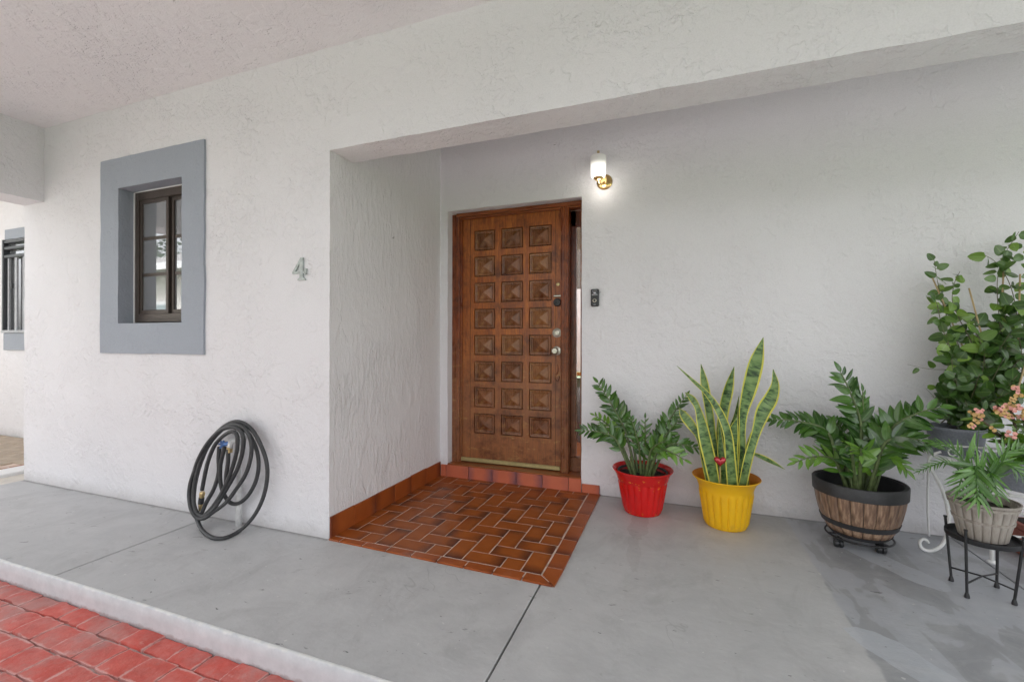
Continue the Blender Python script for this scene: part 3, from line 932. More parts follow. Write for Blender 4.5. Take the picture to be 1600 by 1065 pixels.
box(fr, WX0 + .042, WX1 - .042, Y + .001, Y + 0.05, WZ0 + .01, WZ0 + 0.070, 0.002)
box(fr, WX0 + .042, WX1 - .042, Y - .008, Y + 0.0, WZ0 + .012, WZ0 + 0.030, 0.002)
obj('frame', fr, M['bronze'], win)
obj('caulk', box(B(WX0, WX0 + .008, Y - .006, Y + .004, WZ0, WZ1), WX0, WX1, Y - .006, Y + .003, WZ1 - .006, WZ1), M['white_paint'], win)
sa = bmesh.new()
XM = -1.505
for (a, b_, yy) in ((WX0 + .042, XM + 0.022, Y + 0.010), (XM + 0.030, WX1 - .042, Y + 0.024)):
    box(sa, a, a + .020, yy, yy + .022, WZ0 + .07, WZ1 - .06, 0.0015)
    box(sa, b_ - .026, b_, yy - .002, yy + .022, WZ0 + .07, WZ1 - .06, 0.0015)
    box(sa, a + .02, b_ - .026, yy, yy + .022, WZ1 - .085, WZ1 - .06, 0.0015)
    box(sa, a + .02, b_ - .026, yy, yy + .022, WZ0 + .07, WZ0 + .098, 0.0015)
obj('sash', sa, M['bronze'], win)
for (a, b_, yy) in ((WX0 + .062, XM - 0.004, Y + 0.022), (XM + 0.05, WX1 - .068, Y + 0.036)):
    obj('pane', B(a - .004, b_ + .004, yy, yy + 0.004, WZ0 + .094, WZ1 - .081), M['glass'], win)
    for zz in (1.825, 1.568):
        obj('muntin', B(a, b_, yy - 0.005, yy - 0.0005, zz - 0.011, zz + 0.011), M['bronze'], win)

# ---- second window behind a grille, far left
g2 = obj('grille_window', box(B(GX0 - 2.6, GX1 + .6, 1.06, 1.10, GZ0 - .4, GZ1 + .4), GX0 + .031, GX1 - .031, .893, .899, GZ0, GZ1), M['glass'], house)
g2['label'] = 'narrow window behind a metal security grille at the far left'
obj('lintel_band', B(GX0 + 0.02, GX1 - .02, 0.855, 0.866, GZ1 + .002, 2.39, bev=0.003), M['trim'], g2)
obj('sill_band', B(GX0 + 0.01, GX1 - .01, 0.85, 0.866, 0.99, GZ0 - .002, bev=0.003), M['trim'], g2)
bm = bmesh.new()
box(bm, GX0, GX0 + .03, 0.84, 0.90, GZ0, GZ1)
box(bm, GX1 - .03, GX1, 0.84, 0.90, GZ0, GZ1)
for zz in (GZ1 - .04, 2.155, 2.06):
    box(bm, GX0 + .03, GX1 - .03, 0.845, 0.885, zz, zz + .03)
obj('grille_frame', bm, M['grille_dark'], g2)
for i, xx in enumerate((-5.47, -5.315, -5.16, -5.0, -4.85, -4.70)):
    ww = 0.022 if i % 2 else 0.012
    obj('grille_bar', B(xx - ww, xx + ww, 0.858, 0.876, GZ0, 2.058, bev=0.003), M['grille'], g2)
obj('bottom_rail', B(GX0 - .01, GX1 + .01, 0.835, 0.90, GZ0 - 0.0, GZ0 + 0.03), M['grille'], g2)
obj('latch', B(-5.37, -5.34, 0.835, 0.856, 1.70, 1.76, bev=0.004), M['black_plastic'], g2)

# ---- door frame, door, sidelight
YF = D + 0.062       # front of the frame
YL = D + 0.100       # front of the leaf
dframe = obj('door_frame', box(box(box(B(DX0 + .045, DX0 + .085 - .012, YF, YF + .10, 0.106, DZ1 - .012, bev=.003),
                                       DX0 + .072, DX0 + .085, YF + .018, YF + .10, 0.106, DZ1 - .03, bev=.002),
                                   DX1 - .020, DX1 - .004, YF, YF + .10, 0.106, DZ1 - .012, bev=.002),
                               DX0 + .002, DX0 + .046, YF + .012, YF + .02, 0.106, DZ1 - .012), M['wood_frame'], house)
bm = B(DX0 + .046, DX1 - .004, YF - .004, YF + .024, DZ1 - .036, DZ1 - .008, bev=.003)
box(bm, DX0 + .074, DX1 - .021, YF + .012, YF + .10, DZ1 - .052, DZ1 - .035, bev=.003)
obj('header', bm, M['wood_header'], dframe)
obj('sill', B(DX0 + .003, DX1 - .003, D - 0.012, YF + .10, 0.098, 0.111, bev=.003), M['wood_header'], dframe)
LX0, LX1, LZ0, LZ1 = 0.140, 0.992, 0.113, 2.122
door = empty('front_door', (LX0, YL, LZ0))
door.parent = house
ORG[door.name] = Vector((LX0, YL, LZ0))
door.location = Vector((LX0, YL, LZ0)) - ORG[house.name]
door['label'] = 'carved brown wooden front door with rows of pyramid panels'
cols = [(0.257, 0.440), (0.494, 0.677), (0.728, 0.911)]
rows = [(0.350 + 0.2126 * i, 0.350 + 0.2126 * i + 0.164) for i in range(8)]
bm = bmesh.new()
xs = [LX0] + [c for p in cols for c in p] + [LX1]
zs = [LZ0] + [c for p in rows for c in p] + [LZ1]
V = {}
for i, x in enumerate(xs):
    for j, z_ in enumerate(zs):
        V[i, j] = bm.verts.new((x, YL, z_))
for i in range(len(xs) - 1):
    for j in range(len(zs) - 1):
        hole = (i % 2 == 1) and (j % 2 == 1)
        if not hole:
            bm.faces.new((V[i, j], V[i + 1, j], V[i + 1, j + 1], V[i, j + 1]))
        else:
            c = [V[i, j], V[i + 1, j], V[i + 1, j + 1], V[i, j + 1]]
            ctr = Vector(((xs[i] + xs[i + 1]) / 2, 0, (zs[j] + zs[j + 1]) / 2))
            low = []
            for v_ in c:
                dv = (ctr - Vector((v_.co.x, 0, v_.co.z)))
                low.append(bm.verts.new((v_.co.x + math.copysign(.003, dv.x), YL + .0175, v_.co.z + math.copysign(.003, dv.z))))
            for k in range(4):
                bm.faces.new((c[(k + 1) % 4], c[k], low[k], low[(k + 1) % 4])[::-1])
box(bm, LX0, LX1, YL + .018, YL + .04, LZ0, LZ1)
obj('leaf', bm, M['wood'], door)
# faint joints between the stiles and rails
seam = bmesh.new()
for x in (0.2215, 0.942):
    box(seam, x - .0012, x + .0012, YL - .0012, YL + .004, LZ0 + .01, LZ1 - .01)
obj('stile_joint', seam, M['dark'], door)


def panel_mesh(w_, h_, mat, seed):
    rings = [(0.0, 0.016), (0.004, 0.016), (0.007, -0.001), (0.010, -0.003), (0.019, -0.001), (0.021, 0.012), (0.026, 0.013)]
    bm = bmesh.new()
    R_ = []
    for ins, dep in rings:
        a, b_ = w_ / 2 - ins, h_ / 2 - ins
        R_.append([bm.verts.new((sx * a, dep, sz * b_)) for sx, sz in ((-1, -1), (1, -1), (1, 1), (-1, 1))])
    for i in range(len(R_) - 1):
        for k in range(4):
            bm.faces.new((R_[i][k], R_[i][(k + 1) % 4], R_[i + 1][(k + 1) % 4], R_[i + 1][k]))
    ap = bm.verts.new((0, -0.022, 0))
    for k in range(4):
        bm.faces.new((R_[-1][k], R_[-1][(k + 1) % 4], ap))
    return mesh_of(bm, mat)


pm = [panel_mesh(0.180, 0.161, M['wood_panel'], 0), panel_mesh(0.180, 0.161, M['wood_panel2'], 1)]
for r_i, (z0, z1) in enumerate(rows):
    for c_i, (x0, x1) in enumerate(cols):
        link('panel', pm[1 if random.random() < (0.6 if r_i < 3 else 0.25) else 0], door, mat4=Matrix.Translation(((x0 + x1) / 2, YL, (z0 + z1) / 2)))
obj('weather_strip', B(LX0 + .004, LX1 - .006, YL - .022, YL - .001, LZ0 + .004, LZ0 + .036, bev=.006), M['gold_strip'], door)
# hardware
def disc(name, x, z_, prof, mat, y=None, seg=24):
    bm = bmesh.new()
    lathe(bm, prof, (x, YL if y is None else y, z_), seg, axis='y')
    return obj(name, bm, mat, door, auto=35)
disc('peephole', 0.961, 1.537, [(0.014, 0), (0.014, 0.004), (0.008, 0.007), (0.0, 0.007)], M['brass'])
obj('latch_guard', B(0.928, 0.990, YL - .012, YL, 1.441, 1.454, bev=.003), M['nickel'], door)
disc('night_latch', 0.958, 1.398, [(0.031, 0), (0.031, 0.010), (0.025, 0.022), (0.014, 0.024), (0.013, 0.018), (0.0, 0.018)], M['black_rim'])
disc('deadbolt', 0.954, 1.165, [(0.036, 0), (0.036, 0.004), (0.025, 0.008), (0.024, 0.024), (0.013, 0.027), (0.012, 0.023), (0.0, 0.022)], M['nickel'])
disc('door_knob', 0.950, 1.028, [(0.036, 0), (0.035, 0.005), (0.014, 0.012), (0.012, 0.026), (0.026, 0.036), (0.029, 0.050), (0.020, 0.062), (0.0, 0.064)], M['nickel'])
bm = bmesh.new()
tube(bm, [(0.955 + .016 * math.cos(a), YL - .003, 0.825 + .026 * math.sin(a)) for a in [R(t) for t in range(110, 400, 20)]], 0.004, 6)
tube(bm, catmull([(0.952, YL - .002, 0.852), (0.963, YL - .006, 0.885), (0.958, YL - .002, 0.925)], 5), lambda t: 0.006 * (1 - t) + .002, 6)
obj('handle_scar', bm, M['wood_frame'], door, smooth=True)
# fluted post between door and sidelight
bm = bmesh.new()
MX0, MX1 = 0.990, 1.050
prof = [(MX0, YL + .02), (MX0, YL - .028), (MX0 + .006, YL - .034)]
for k in range(3):
    a = MX0 + .008 + k * .017
    prof += [(a, YL - .034), (a + .003, YL - .029), (a + .008, YL - .028), (a + .012, YL - .034)]
prof += [(MX1 - .003, YL - .034), (MX1, YL - .028), (MX1, YL + .09)]
lo = [bm.verts.new((a, b_, 0.111)) for a, b_ in prof]
hi = [bm.verts.new((a, b_, 2.130)) for a, b_ in prof]
for k in range(len(prof) - 1):
    bm.faces.new((lo[k], lo[k + 1], hi[k + 1], hi[k]))
bm.faces.new(hi[::-1]); bm.faces.new(lo)
obj('fluted_post', bm, M['wood_frame'], dframe)
sl = obj('sidelight', box(box(B(MX1 + .001, DX1 - .021, YL + .03, YL + .10, 0.111, 0.215, bev=.003),
                              MX1 + .001, MX1 + .040, YL + .05, YL + .095, 0.216, 2.10, bev=.002),
                          MX1 + .001, DX1 - .021, YL + .05, YL + .095, 1.98, 2.10, bev=.002), M['wood_frame'], house)
sl['label'] = 'narrow glazed strip beside the carved door'
obj('pane', B(MX1 + .0405, DX1 - .0215, YL + .075, YL + .079, 0.217, 1.978), M['clear_glass'], sl)
# the hall behind it
obj('hall_floor', B(0.0, 2.3, D + .205, 3.3, 0.0, 0.10), M['wood_header'], house)
obj('hall_wall', box(B(-0.1, 0.0, D + .205, 3.3, 0, 2.7), 2.3, 2.4, D + .205, 3.3, 0, 2.7), M['white_paint'], house)
hd = obj('hall_door', B(0.45, 1.50, 2.40, 2.44, 0.80, 1.62), M['white_paint'], house)
obj('hall_base', B(0.45, 1.50, 2.40, 2.44, 0.10, 0.74), M['bronze'], house)
obj('hall_cabinet', B(0.45, 1.50, 2.40, 2.44, 1.62, 2.6), M['bark'], house)
obj('latch', B(0.845, 0.868, 2.386, 2.40, 1.02, 1.12, bev=.003), M['bright_brass'], hd)
obj('brass_rail', B(0.45, 1.50, 2.385, 2.40, 0.76, 0.798, bev=.003), M['bright_brass'], hd)

# ------------------------------------------------------------------ tiled entry pad (herringbone)
pad = empty('tiled_entry', (0.65, 0.6, 0), kind='structure')
sheet('grout_bed', 0.004, 1.298, -0.012, D - .004, 0.0068, M['grout'], pad)
T = 0.0085       # tile top
GAP = 0.0026


def tile(x0, x1, y0, y1, mat, long='x', h=T, name='tile'):
    """flat tile; local x runs along its length"""
    cx, cy = (x0 + x1) / 2, (y0 + y1) / 2
    lx, ly = (x1 - x0), (y1 - y0)
    if long == 'y': lx, ly = ly, lx
    bm = bmesh.new()
    box(bm, -lx / 2, lx / 2, -ly / 2, ly / 2, -0.006, 0.0)
    es = [e for e in bm.edges if all(v.co.z > -0.001 for v in e.verts)]
    bmesh.ops.bevel(bm, geom=es, offset=0.0018, segments=1, affect='EDGES')
    me = mesh_of(bm, mat)
    m4 = Matrix.Translation((cx, cy, h + random.uniform(-.0006, .0006)))
    if long == 'y': m4 = m4 @ Matrix.Rotation(math.pi / 2, 4, 'Z')
    m4 = m4 @ Matrix.Rotation(R(random.uniform(-.15, .15)), 4, 'X')
    return link(name, me, pad, mat4=m4)


U = 0.1040
X0c, Y0c = 0.592 - 8 * U, 0.243 - 4 * U
IX0, IX1, IY0, IY1 = 0.012, 1.217, 0.034, D - 0.016
for i in range(-2, 18):
    for j in range(-2, 18):
        k = (i - j) % 4
        # phase chosen so that one horizontal tile starts at cell (8, 4)
        if k == 0: a = (i, i + 2, j, j + 1, 'x')
        elif k == 3: a = (i, i + 1, j, j + 2, 'y')
        else: continue
        x0, x1, y0, y1 = X0c + a[0] * U, X0c + a[1] * U, Y0c + a[2] * U, Y0c + a[3] * U
        x0, x1, y0, y1 = max(x0 + GAP, IX0), min(x1 - GAP, IX1), max(y0 + GAP, IY0), min(y1 - GAP, IY1)
        if x1 - x0 < 0.012 or y1 - y0 < 0.012: continue
        tile(x0, x1, y0, y1, M['tile'], a[4])
# mitred border, front and right: the front edge runs very slightly out of square
def quad_tile(pts, mat, name='border_tile'):
    c = sum((Vector((p[0], p[1], 0)) for p in pts), Vector()) / 4
    bm = bmesh.new()
    top = [bm.verts.new((p[0] - c.x, p[1] - c.y, 0)) for p in pts]
    bot = [bm.verts.new((p[0] - c.x, p[1] - c.y, -0.0095)) for p in pts]
    bm.faces.new(top)
    for k in range(4): bm.faces.new((top[(k + 1) % 4], top[k], bot[k], bot[(k + 1) % 4]))
    es = [e for e in bm.edges if all(v.co.z > -0.001 for v in e.verts)]
    bmesh.ops.bevel(bm, geom=es, offset=0.0016, segments=1, affect='EDGES')
    bmesh.ops.recalc_face_normals(bm, faces=bm.faces)
    link(name, mesh_of(bm, mat), pad, mat4=Matrix.Translation((c.x, c.y, T + .0005)))
yo = lambda x: -0.010 - 0.027 * x / 1.29
xsb = [0.004, 0.080, 0.233, 0.386, 0.538, 0.690, 0.842, 0.993, 1.140]
for a, b_ in zip(xsb[:-1], xsb[1:]):
    quad_tile([(a + .003, yo(a)), (b_ - .003, yo(b_)), (b_ - .003, 0.029), (a + .003, 0.029)], M['tile_edge'])
quad_tile([(1.145, yo(1.145)), (1.290, yo(1.290)), (1.216, 0.029), (1.145, 0.029)], M['tile_edge'])
ysb = [0.030, 0.115, 0.265, 0.440, 0.630, 0.830, 1.030, D - .006]
quad_tile([(1.298, yo(1.298)), (1.302, 0.113), (1.222, 0.113), (1.222, 0.032)], M['tile_edge'])
for a, b_ in zip(ysb[1:-1], ysb[2:]):
    quad_tile([(1.223, a + .003), (1.302, a + .003), (1.302, b_ - .003), (1.223, b_ - .003)], M['tile_edge'])


# base tiles along the return wall and the riser below the door
def up_tile(p, rotz, ln, h_, mat, t=0.010, name='base_tile'):
    bm = bmesh.new()
    box(bm, -ln / 2 + .0018, ln / 2 - .0018, -t, 0, 0, h_, bev=.0016)
    me = mesh_of(bm, mat)
    link(name, me, pad, mat4=Matrix.Translation(p) @ Matrix.Rotation(rotz, 4, 'Z'))


ysl = [0.0, 0.199, 0.400, 0.602, 0.806, 1.012, D - .012]
for a, b_ in zip(ysl[:-1], ysl[1:]):
    h_ = 0.118 + random.uniform(-.003, .003)
    up_tile((0.001, (a + b_) / 2, 0.004), math.pi / 2, b_ - a, h_, M['tile_edge'], t=0.011)
xsl = [0.013, 0.062, 0.262, 0.466, 0.665, 0.872, 1.072, 1.166]
for a, b_ in zip(xsl[:-1], xsl[1:]):
    up_tile(((a + b_) / 2, D - 0.006, 0.007), 0, b_ - a, 0.094, M['tile_step'], t=0.012, name='riser_tile')
up_tile(((1.166 + 1.30) / 2, D - 0.002, 0.007), 0, 0.13, 0.062, M['tile_step'], t=0.014, name='riser_tile')
obj('riser_backing', B(DX0 + .002, DX1 - .002, D - 0.004, YF + .02, 0.0, 0.097), M['grout'], pad)

# ------------------------------------------------------------------ wall things
# house number 4 (serif numeral with an open triangle)
def numeral():
    outer = [(0.56, 1.0), (0.70, 1.0), (0.70, 0.40), (0.80, 0.40), (0.86, 0.50), (0.92, 0.50), (0.90, 0.24), (0.84, 0.24), (0.80, 0.30), (0.70, 0.30),
             (0.70, 0.12), (0.80, 0.06), (0.84, 0.0), (0.36, 0.0), (0.40, 0.06), (0.50, 0.12), (0.50, 0.30), (0.05, 0.30), (0.05, 0.38)]
    inner = [(0.50, 0.40), (0.22, 0.40), (0.50, 0.76)]
    bm = bmesh.new()
    cx, cz, h_, w_ = -0.205, 1.446, 0.128, 0.118
    es = []
    for loop in (outer, inner):
        vs = [bm.verts.new((cx + (a - .5) * w_, -0.012, cz + b_ * h_)) for a, b_ in loop]
        es += [bm.edges.new((vs[k], vs[(k + 1) % len(vs)])) for k in range(len(vs))]
    bmesh.ops.triangle_fill(bm, edges=es, use_beauty=True)
    ex = bmesh.ops.extrude_face_region(bm, geom=list(bm.faces))
    bmesh.ops.translate(bm, verts=[g for g in ex['geom'] if isinstance(g, bmesh.types.BMVert)], vec=(0, 0.011, 0))
    bmesh.ops.recalc_face_normals(bm, faces=bm.faces)
    return bm
o = obj('house_number', numeral(), M['numeral'], loc=(-0.205, 0, 1.446))
tag(o, 'grey serif numeral 4 fixed to the white stucco beside the entry corner', 'house number')

# doorbell
db = empty('doorbell', (1.262, D, 1.35), 'slim black video doorbell on the wall right of the door', 'doorbell')
obj('housing', B(1.234, 1.290, D - .026, D + .004, 1.352, 1.476, bev=.006), M['black_plastic'], db)
bm = bmesh.new(); lathe(bm, [(0.0135, 0), (0.0135, .003), (0.010, .0045), (0.0, .0045)], (1.262, D - .026, 1.393), 24, axis='y'); obj('button', bm, M['nickel'], db, auto=35)
bm = bmesh.new(); lathe(bm, [(0.009, 0), (0.009, .006), (0.0, .006)], (1.262, D - .026, 1.393), 20, axis='y'); obj('button_face', bm, M['black_rim'], db, auto=35)
bm = bmesh.new(); lathe(bm, [(0.012, 0), (0.012, .004), (0.007, .007), (0.0, .008)], (1.262, D - .026, 1.446), 20, axis='y'); obj('lens', bm, M['glass'], db, auto=35)
bm = B(1.241, 1.283, D - .0275, D - .026, 1.430, 1.438)
box(bm, 1.246, 1.278, D - .0275, D - .026, 1.462, 1.465)
box(bm, 1.254, 1.270, D - .0275, D - .026, 1.362, 1.366)
obj('label_print', bm, M['grille'], db)

# wall lamp
lx, lz = 1.328, 2.238
lamp = empty('wall_lamp', (lx, D, lz), 'lit wall lamp with white glass shade and brass plate above the doorbell', 'lamp')
bm = bmesh.new(); lathe(bm, [(0.055, 0), (0.055, .006), (0.046, .014), (0.020, .020), (0.0, .022)], (lx, D, lz), 32, axis='y'); obj('backplate', bm, M['bright_brass'], lamp, auto=40)
sx, sy = 1.300, D - 0.105
bm = bmesh.new()
tube(bm, catmull([(lx, D - .02, lz - .005), (lx - .01, D - .055, lz - .028), (sx + .004, sy + .02, lz - .030), (sx, sy, lz - .012)], 6), 0.007, 10)
obj('arm', bm, M['bright_brass'], lamp, smooth=True)
bm = bmesh.new(); lathe(bm, [(0.0, -0.018), (0.020, -0.014), (0.034, 0.0), (0.036, 0.010), (0.0, 0.010)], (sx, sy, lz - .004), 24); obj('cup', bm, M['bright_brass'], lamp, auto=40)
bm = bmesh.new()
lathe(bm, [(0.034, -0.012), (0.046, -0.006), (0.050, 0.01), (0.055, 0.118), (0.054, 0.134), (0.044, 0.141), (0.010, 0.144), (0.0, 0.144)], (sx, sy, lz + .012), 40)
obj('shade', bm, M['lamp_glass'], lamp, auto=40, loc=(sx, sy, lz + .012))
bm = bmesh.new(); lathe(bm, [(0.012, 0), (0.014, .006), (0.007, .012), (0.009, .020), (0.009, .030), (0.0, .034)], (sx, sy, lz + .156), 16); obj('finial', bm, M['brass'], lamp, auto=40)
bm = bmesh.new()
bmesh.ops.create_uvsphere(bm, u_segments=16, v_segments=8, radius=0.016)
bmesh.ops.translate(bm, verts=bm.verts, vec=(sx + .012, sy + .055, lz - .040))
ld = bpy.data.lights.new('lamp_glow', 'POINT')
ld.energy = 0.13; ld.color = (1, 0.93, 0.82); ld.shadow_soft_size = 0.03
bm.free()
lo_ = bpy.data.objects.new('lamp_glow', ld)
S.collection.objects.link(lo_)
lo_.parent = lamp
lo_.location = Vector((sx + .01, sy - .0, lz - .055)) - ORG[lamp.name]

# ------------------------------------------------------------------ hose and tap
hz = lambda X, Y_, yy: at(260 + X * .2252, 630 + Y_ * .2252, yy)
tap = empty('garden_tap', (-0.64, 0, 0), 'painted pipe and brass garden tap with blue valve on the wall under the hose', 'tap')
bm = bmesh.new()
tube(bm, [(-0.640, -0.040, 0.0), (-0.640, -0.040, 0.16), (-0.640, -0.040, 0.235)], 0.017, 12)
tube(bm, [(-0.640, -0.040, 0.235), (-0.640, -0.040, 0.520)], 0.011, 12)
obj('pipe', bm, M['pipe_paint'], tap, smooth=True)
bm = bmesh.new()
tube(bm, [(-0.640, 0.0, 0.515), (-0.640, -0.05, 0.515), (-0.645, -0.085, 0.508)], [0.014, 0.015, 0.017], 12)
tube(bm, [(-0.645, -0.085, 0.515), (-0.650, -0.092, 0.470)], 0.014, 12)
obj('spout', bm, M['pipe_paint'], tap, smooth=True)
bm = bmesh.new(); lathe(bm, [(0.017, 0), (0.017, .018), (0.015, .020), (0.015, .030), (0.0, .030)], (-0.651, -0.092, 0.447), 12); obj('brass_coupling', bm, M['brass'], tap, auto=40)
bm = bmesh.new()
for k in range(6):
    a = k * math.pi / 3
    tube(bm, [(-0.712, -0.09, 0.488), (-0.712 + .026 * math.cos(a), -0.092, 0.488 + .026 * math.sin(a))], 0.006, 6)
tube(bm, [(-0.712, -0.09, 0.488), (-0.66, -0.085, 0.498)], 0.012, 10)
obj('valve_handle', bm, M['blue'], tap, smooth=True)

hose = empty('garden_hose', (-0.7, -0.08, 0), 'black rubber hose coiled in loops over the tap on the white wall', 'hose')
raw = [  # x, y in the enlarged detail, distance from the wall plane
    (248, 600, -.10), (262, 520, -.105), (290, 400, -.11), (335, 290, -.115), (395, 225, -.12), (455, 195, -.125), (490, 225, -.125), (490, 320, -.12), (462, 430, -.115), (420, 545, -.115),
    (360, 660, -.12), (290, 750, -.125), (220, 790, -.125), (175, 740, -.12), (158, 650, -.115), (165, 560, -.11), (190, 480, -.105), (225, 380, -.10), (290, 270, -.10), (370, 190, -.105), (450, 165, -.11),
    (510, 185, -.11), (535, 250, -.105), (525, 350, -.10), (490, 460, -.10), (430, 570, -.105), (370, 670, -.115), (320, 740, -.13), (262, 780, -.135), (215, 760, -.13), (190, 690, -.12), (190, 590, -.11), (215, 470, -.10), (260, 350, -.09), (330, 240, -.085), (420, 160, -.09),
    (500, 150, -.095), (560, 195, -.095), (590, 290, -.09), (580, 400, -.085), (545, 500, -.085), (480, 600, -.095), (410, 690, -.11), (330, 750, -.125), (265, 795, -.14), (210, 790, -.14), (170, 720, -.13), (160, 620, -.11), (190, 500, -.095), (250, 350, -.08), (330, 225, -.075), (430, 140, -.08),
    (520, 130, -.075), (600, 190, -.07), (660, 300, -.06), (697, 420, -.055), (697, 540, -.055), (665, 670, -.065), (600, 790, -.085), (510, 880, -.115), (410, 930, -.14), (320, 930, -.15), (250, 880, -.145), (212, 800, -.13), (190, 700, -.11), (200, 560, -.09), (240, 410, -.075), (310, 260, -.065), (400, 165, -.06), (490, 150, -.055),
    (570, 210, -.05), (625, 320, -.045), (640, 430, -.045), (620, 540, -.045), (565, 640, -.05), (500, 692, -.06), (440, 685, -.075), (395, 620, -.085), (375, 540, -.09), (375, 430, -.095), (395, 340, -.10), (402, 300, -.10)]
pts = [hz(a, b_, c) for a, b_, c in raw]
for k_, p in enumerate(pts):
    if p.z < 0.0125:      # this part of the loop lies on the floor
        pts[k_] = CAM + (p - CAM) * ((CAM.z - 0.0125) / (CAM.z - p.z))
bm = bmesh.new()
tube(bm, catmull(pts, 6), 0.0112, 8)
obj('hose_coil', bm, M['rubber'], hose, smooth=True)
bm = bmesh.new()
tube(bm, catmull([hz(428, 318, -.10), hz(428, 400, -.10), hz(415, 500, -.10), hz(412, 590, -.10)], 6), 0.0112, 8)
tube(bm, catmull([hz(368, 300, -.09), hz(362, 380, -.09), hz(362, 480, -.09), hz(330, 590, -.10), hz(275, 690, -.11), hz(240, 775, -.12)], 6), 0.0112, 8)
obj('hose_end', bm, M['rubber'], hose, smooth=True)
a, b_ = hz(250, 612, -.10), hz(232, 745, -.105)
dirn = (b_ - a)
bm = bmesh.new(); tube(bm, [a, a + dirn * .06, a + dirn * .12, a + dirn * .3], [.013, .015, .016, .013], 12)
tube(bm, [a + dirn * .62, a + dirn * .68, a + dirn * 1.0], [.013, .013, .007], 12)
obj('brass_nozzle', bm, M['brass'], hose, auto=40)
bm = bmesh.new(); tube(bm, [a + dirn * .3, a + dirn * .62], .0155, 12); obj('nozzle_collar', bm, M['black_plastic'], hose, auto=40)

# ------------------------------------------------------------------ leaves
def leaf_mesh(L_, W_, mat, fold=0.18, droop=0.10, nseg=6, shape=0.85, tipp=1.0, cup=0.0):
    """one leaf lying along +y, upper face +z, folded along its midrib"""
    bm = bmesh.new()
    uvl = bm.loops.layers.uv.new('UVMap')
    rowsv = []
    for i in range(nseg + 1):
        t = i / nseg
        wd = W_ / 2 * (math.sin(math.pi * min(1, t ** shape)) ** (0.75 if W_ < .6 else .55) if 0 < t < 1 else 0.0)
        wd = wd * (1 - 0.25 * tipp * t) + 0.0012 * (1 if i == 0 else 0)
        z_ = -droop * L_ * t * t
        y = L_ * t
        if i == nseg:
            rowsv.append([(bm.verts.new((0, y, z_)), (0.5, 1.0))])
        else:
            e = fold * wd
            rowsv.append([(bm.verts.new((-wd, y, z_ + e - cup * wd)), (0.0, t)), (bm.verts.new((-wd * .5, y, z_ + e * .55)), (0.25, t)), (bm.verts.new((0, y, z_)), (0.5, t)),
                          (bm.verts.new((wd * .5, y, z_ + e * .55)), (0.75, t)), (bm.verts.new((wd, y, z_ + e - cup * wd)), (1.0, t))])
    def fc(items):
        f = bm.faces.new([a[0] for a in items])
        for lp, it in zip(f.loops, items): lp[uvl].uv = it[1]
    for i in range(nseg):
        a, b_ = rowsv[i], rowsv[i + 1]
        for k in range(4):
            if len(b_) == 1: fc((a[k], a[k + 1], b_[0]))
            else: fc((a[k], a[k + 1], b_[k + 1], b_[k]))
    return mesh_of(bm, mat, smooth=True)


ZL = [leaf_mesh(1, .36, M['zz'], .22, .12), leaf_mesh(1, .40, M['zz'], .12, .22), leaf_mesh(1, .34, M['zz'], .30, -.05)]
ZY = [leaf_mesh(1, .40, M['zz_young'], .2, .1), leaf_mesh(1, .36, M['zz_young'], .1, .18)]


def pinnate(root, pts, r0, npair, llen, nview, meshes, start=0.3, ang=58, name='stem', lname='leaflet', smat=None, tipleaf=True, jit=0.36, taper=0.55, rot0=0.0, ends=1.0):
    P = catmull(pts, 8)
    bm = bmesh.new()
    tube(bm, P, lambda t: r0 * (1 - t) + 0.0022 * t + 0.0, 7)
    st = obj(name, bm, smat or M['zz_stem'], root, smooth=True)
    n_ = len(P)
    cum = [0.0]
    for a, b_ in zip(P[:-1], P[1:]): cum.append(cum[-1] + (b_ - a).length)
    tot = cum[-1]

    def pos(t):
        s = t * tot
        for i in range(n_ - 1):
            if cum[i + 1] >= s:
                f = (s - cum[i]) / max(1e-9, cum[i + 1] - cum[i])
                return P[i].lerp(P[i + 1], f), (P[min(i + 2, n_ - 1)] - P[max(i - 1, 0)]).normalized()
        return P[-1], (P[-1] - P[-2]).normalized()
    nv = Vector(nview)
    for k in range(npair):
        for sgn in (-1, 1):
            t = start + (1 - start) * ((k + (0.25 if sgn > 0 else 0.0)) / npair)
            t = min(t, 0.995)
            p, tg = pos(t)
            side = tg.cross(nv)
            if side.length < 0.2: side = tg.cross(Vector((1, 0, .3)))
            side.normalize()
            a = R(ang - 18 * t + random.uniform(-9, 9))
            d = tg * math.cos(a) + side * (sgn * math.sin(a)) + rv(jit * .45)
            up = side.cross(tg)
            if up.dot(nv) < 0: up = -up
            nr = up * 1.0 + side * (-sgn * random.uniform(0.0, 0.7)) + rv(jit)
            shp = 0.62 + 0.38 * math.sin(math.pi * (0.15 + 0.8 * (k + .5) / npair))
            L_ = llen * 1.12 * shp * random.uniform(.9, 1.12) * (1 - (1 - taper) * max(0, t - .6) / .4 * .6)
            link(lname, random.choice(meshes), st, mat4=basis(d, nr, p, L_))
    if tipleaf:
        p, tg = pos(1.0)
        link(lname, random.choice(meshes), st, mat4=basis(tg + rv(.1), nv + rv(.2), p - tg * .005, llen * .62))
    return st


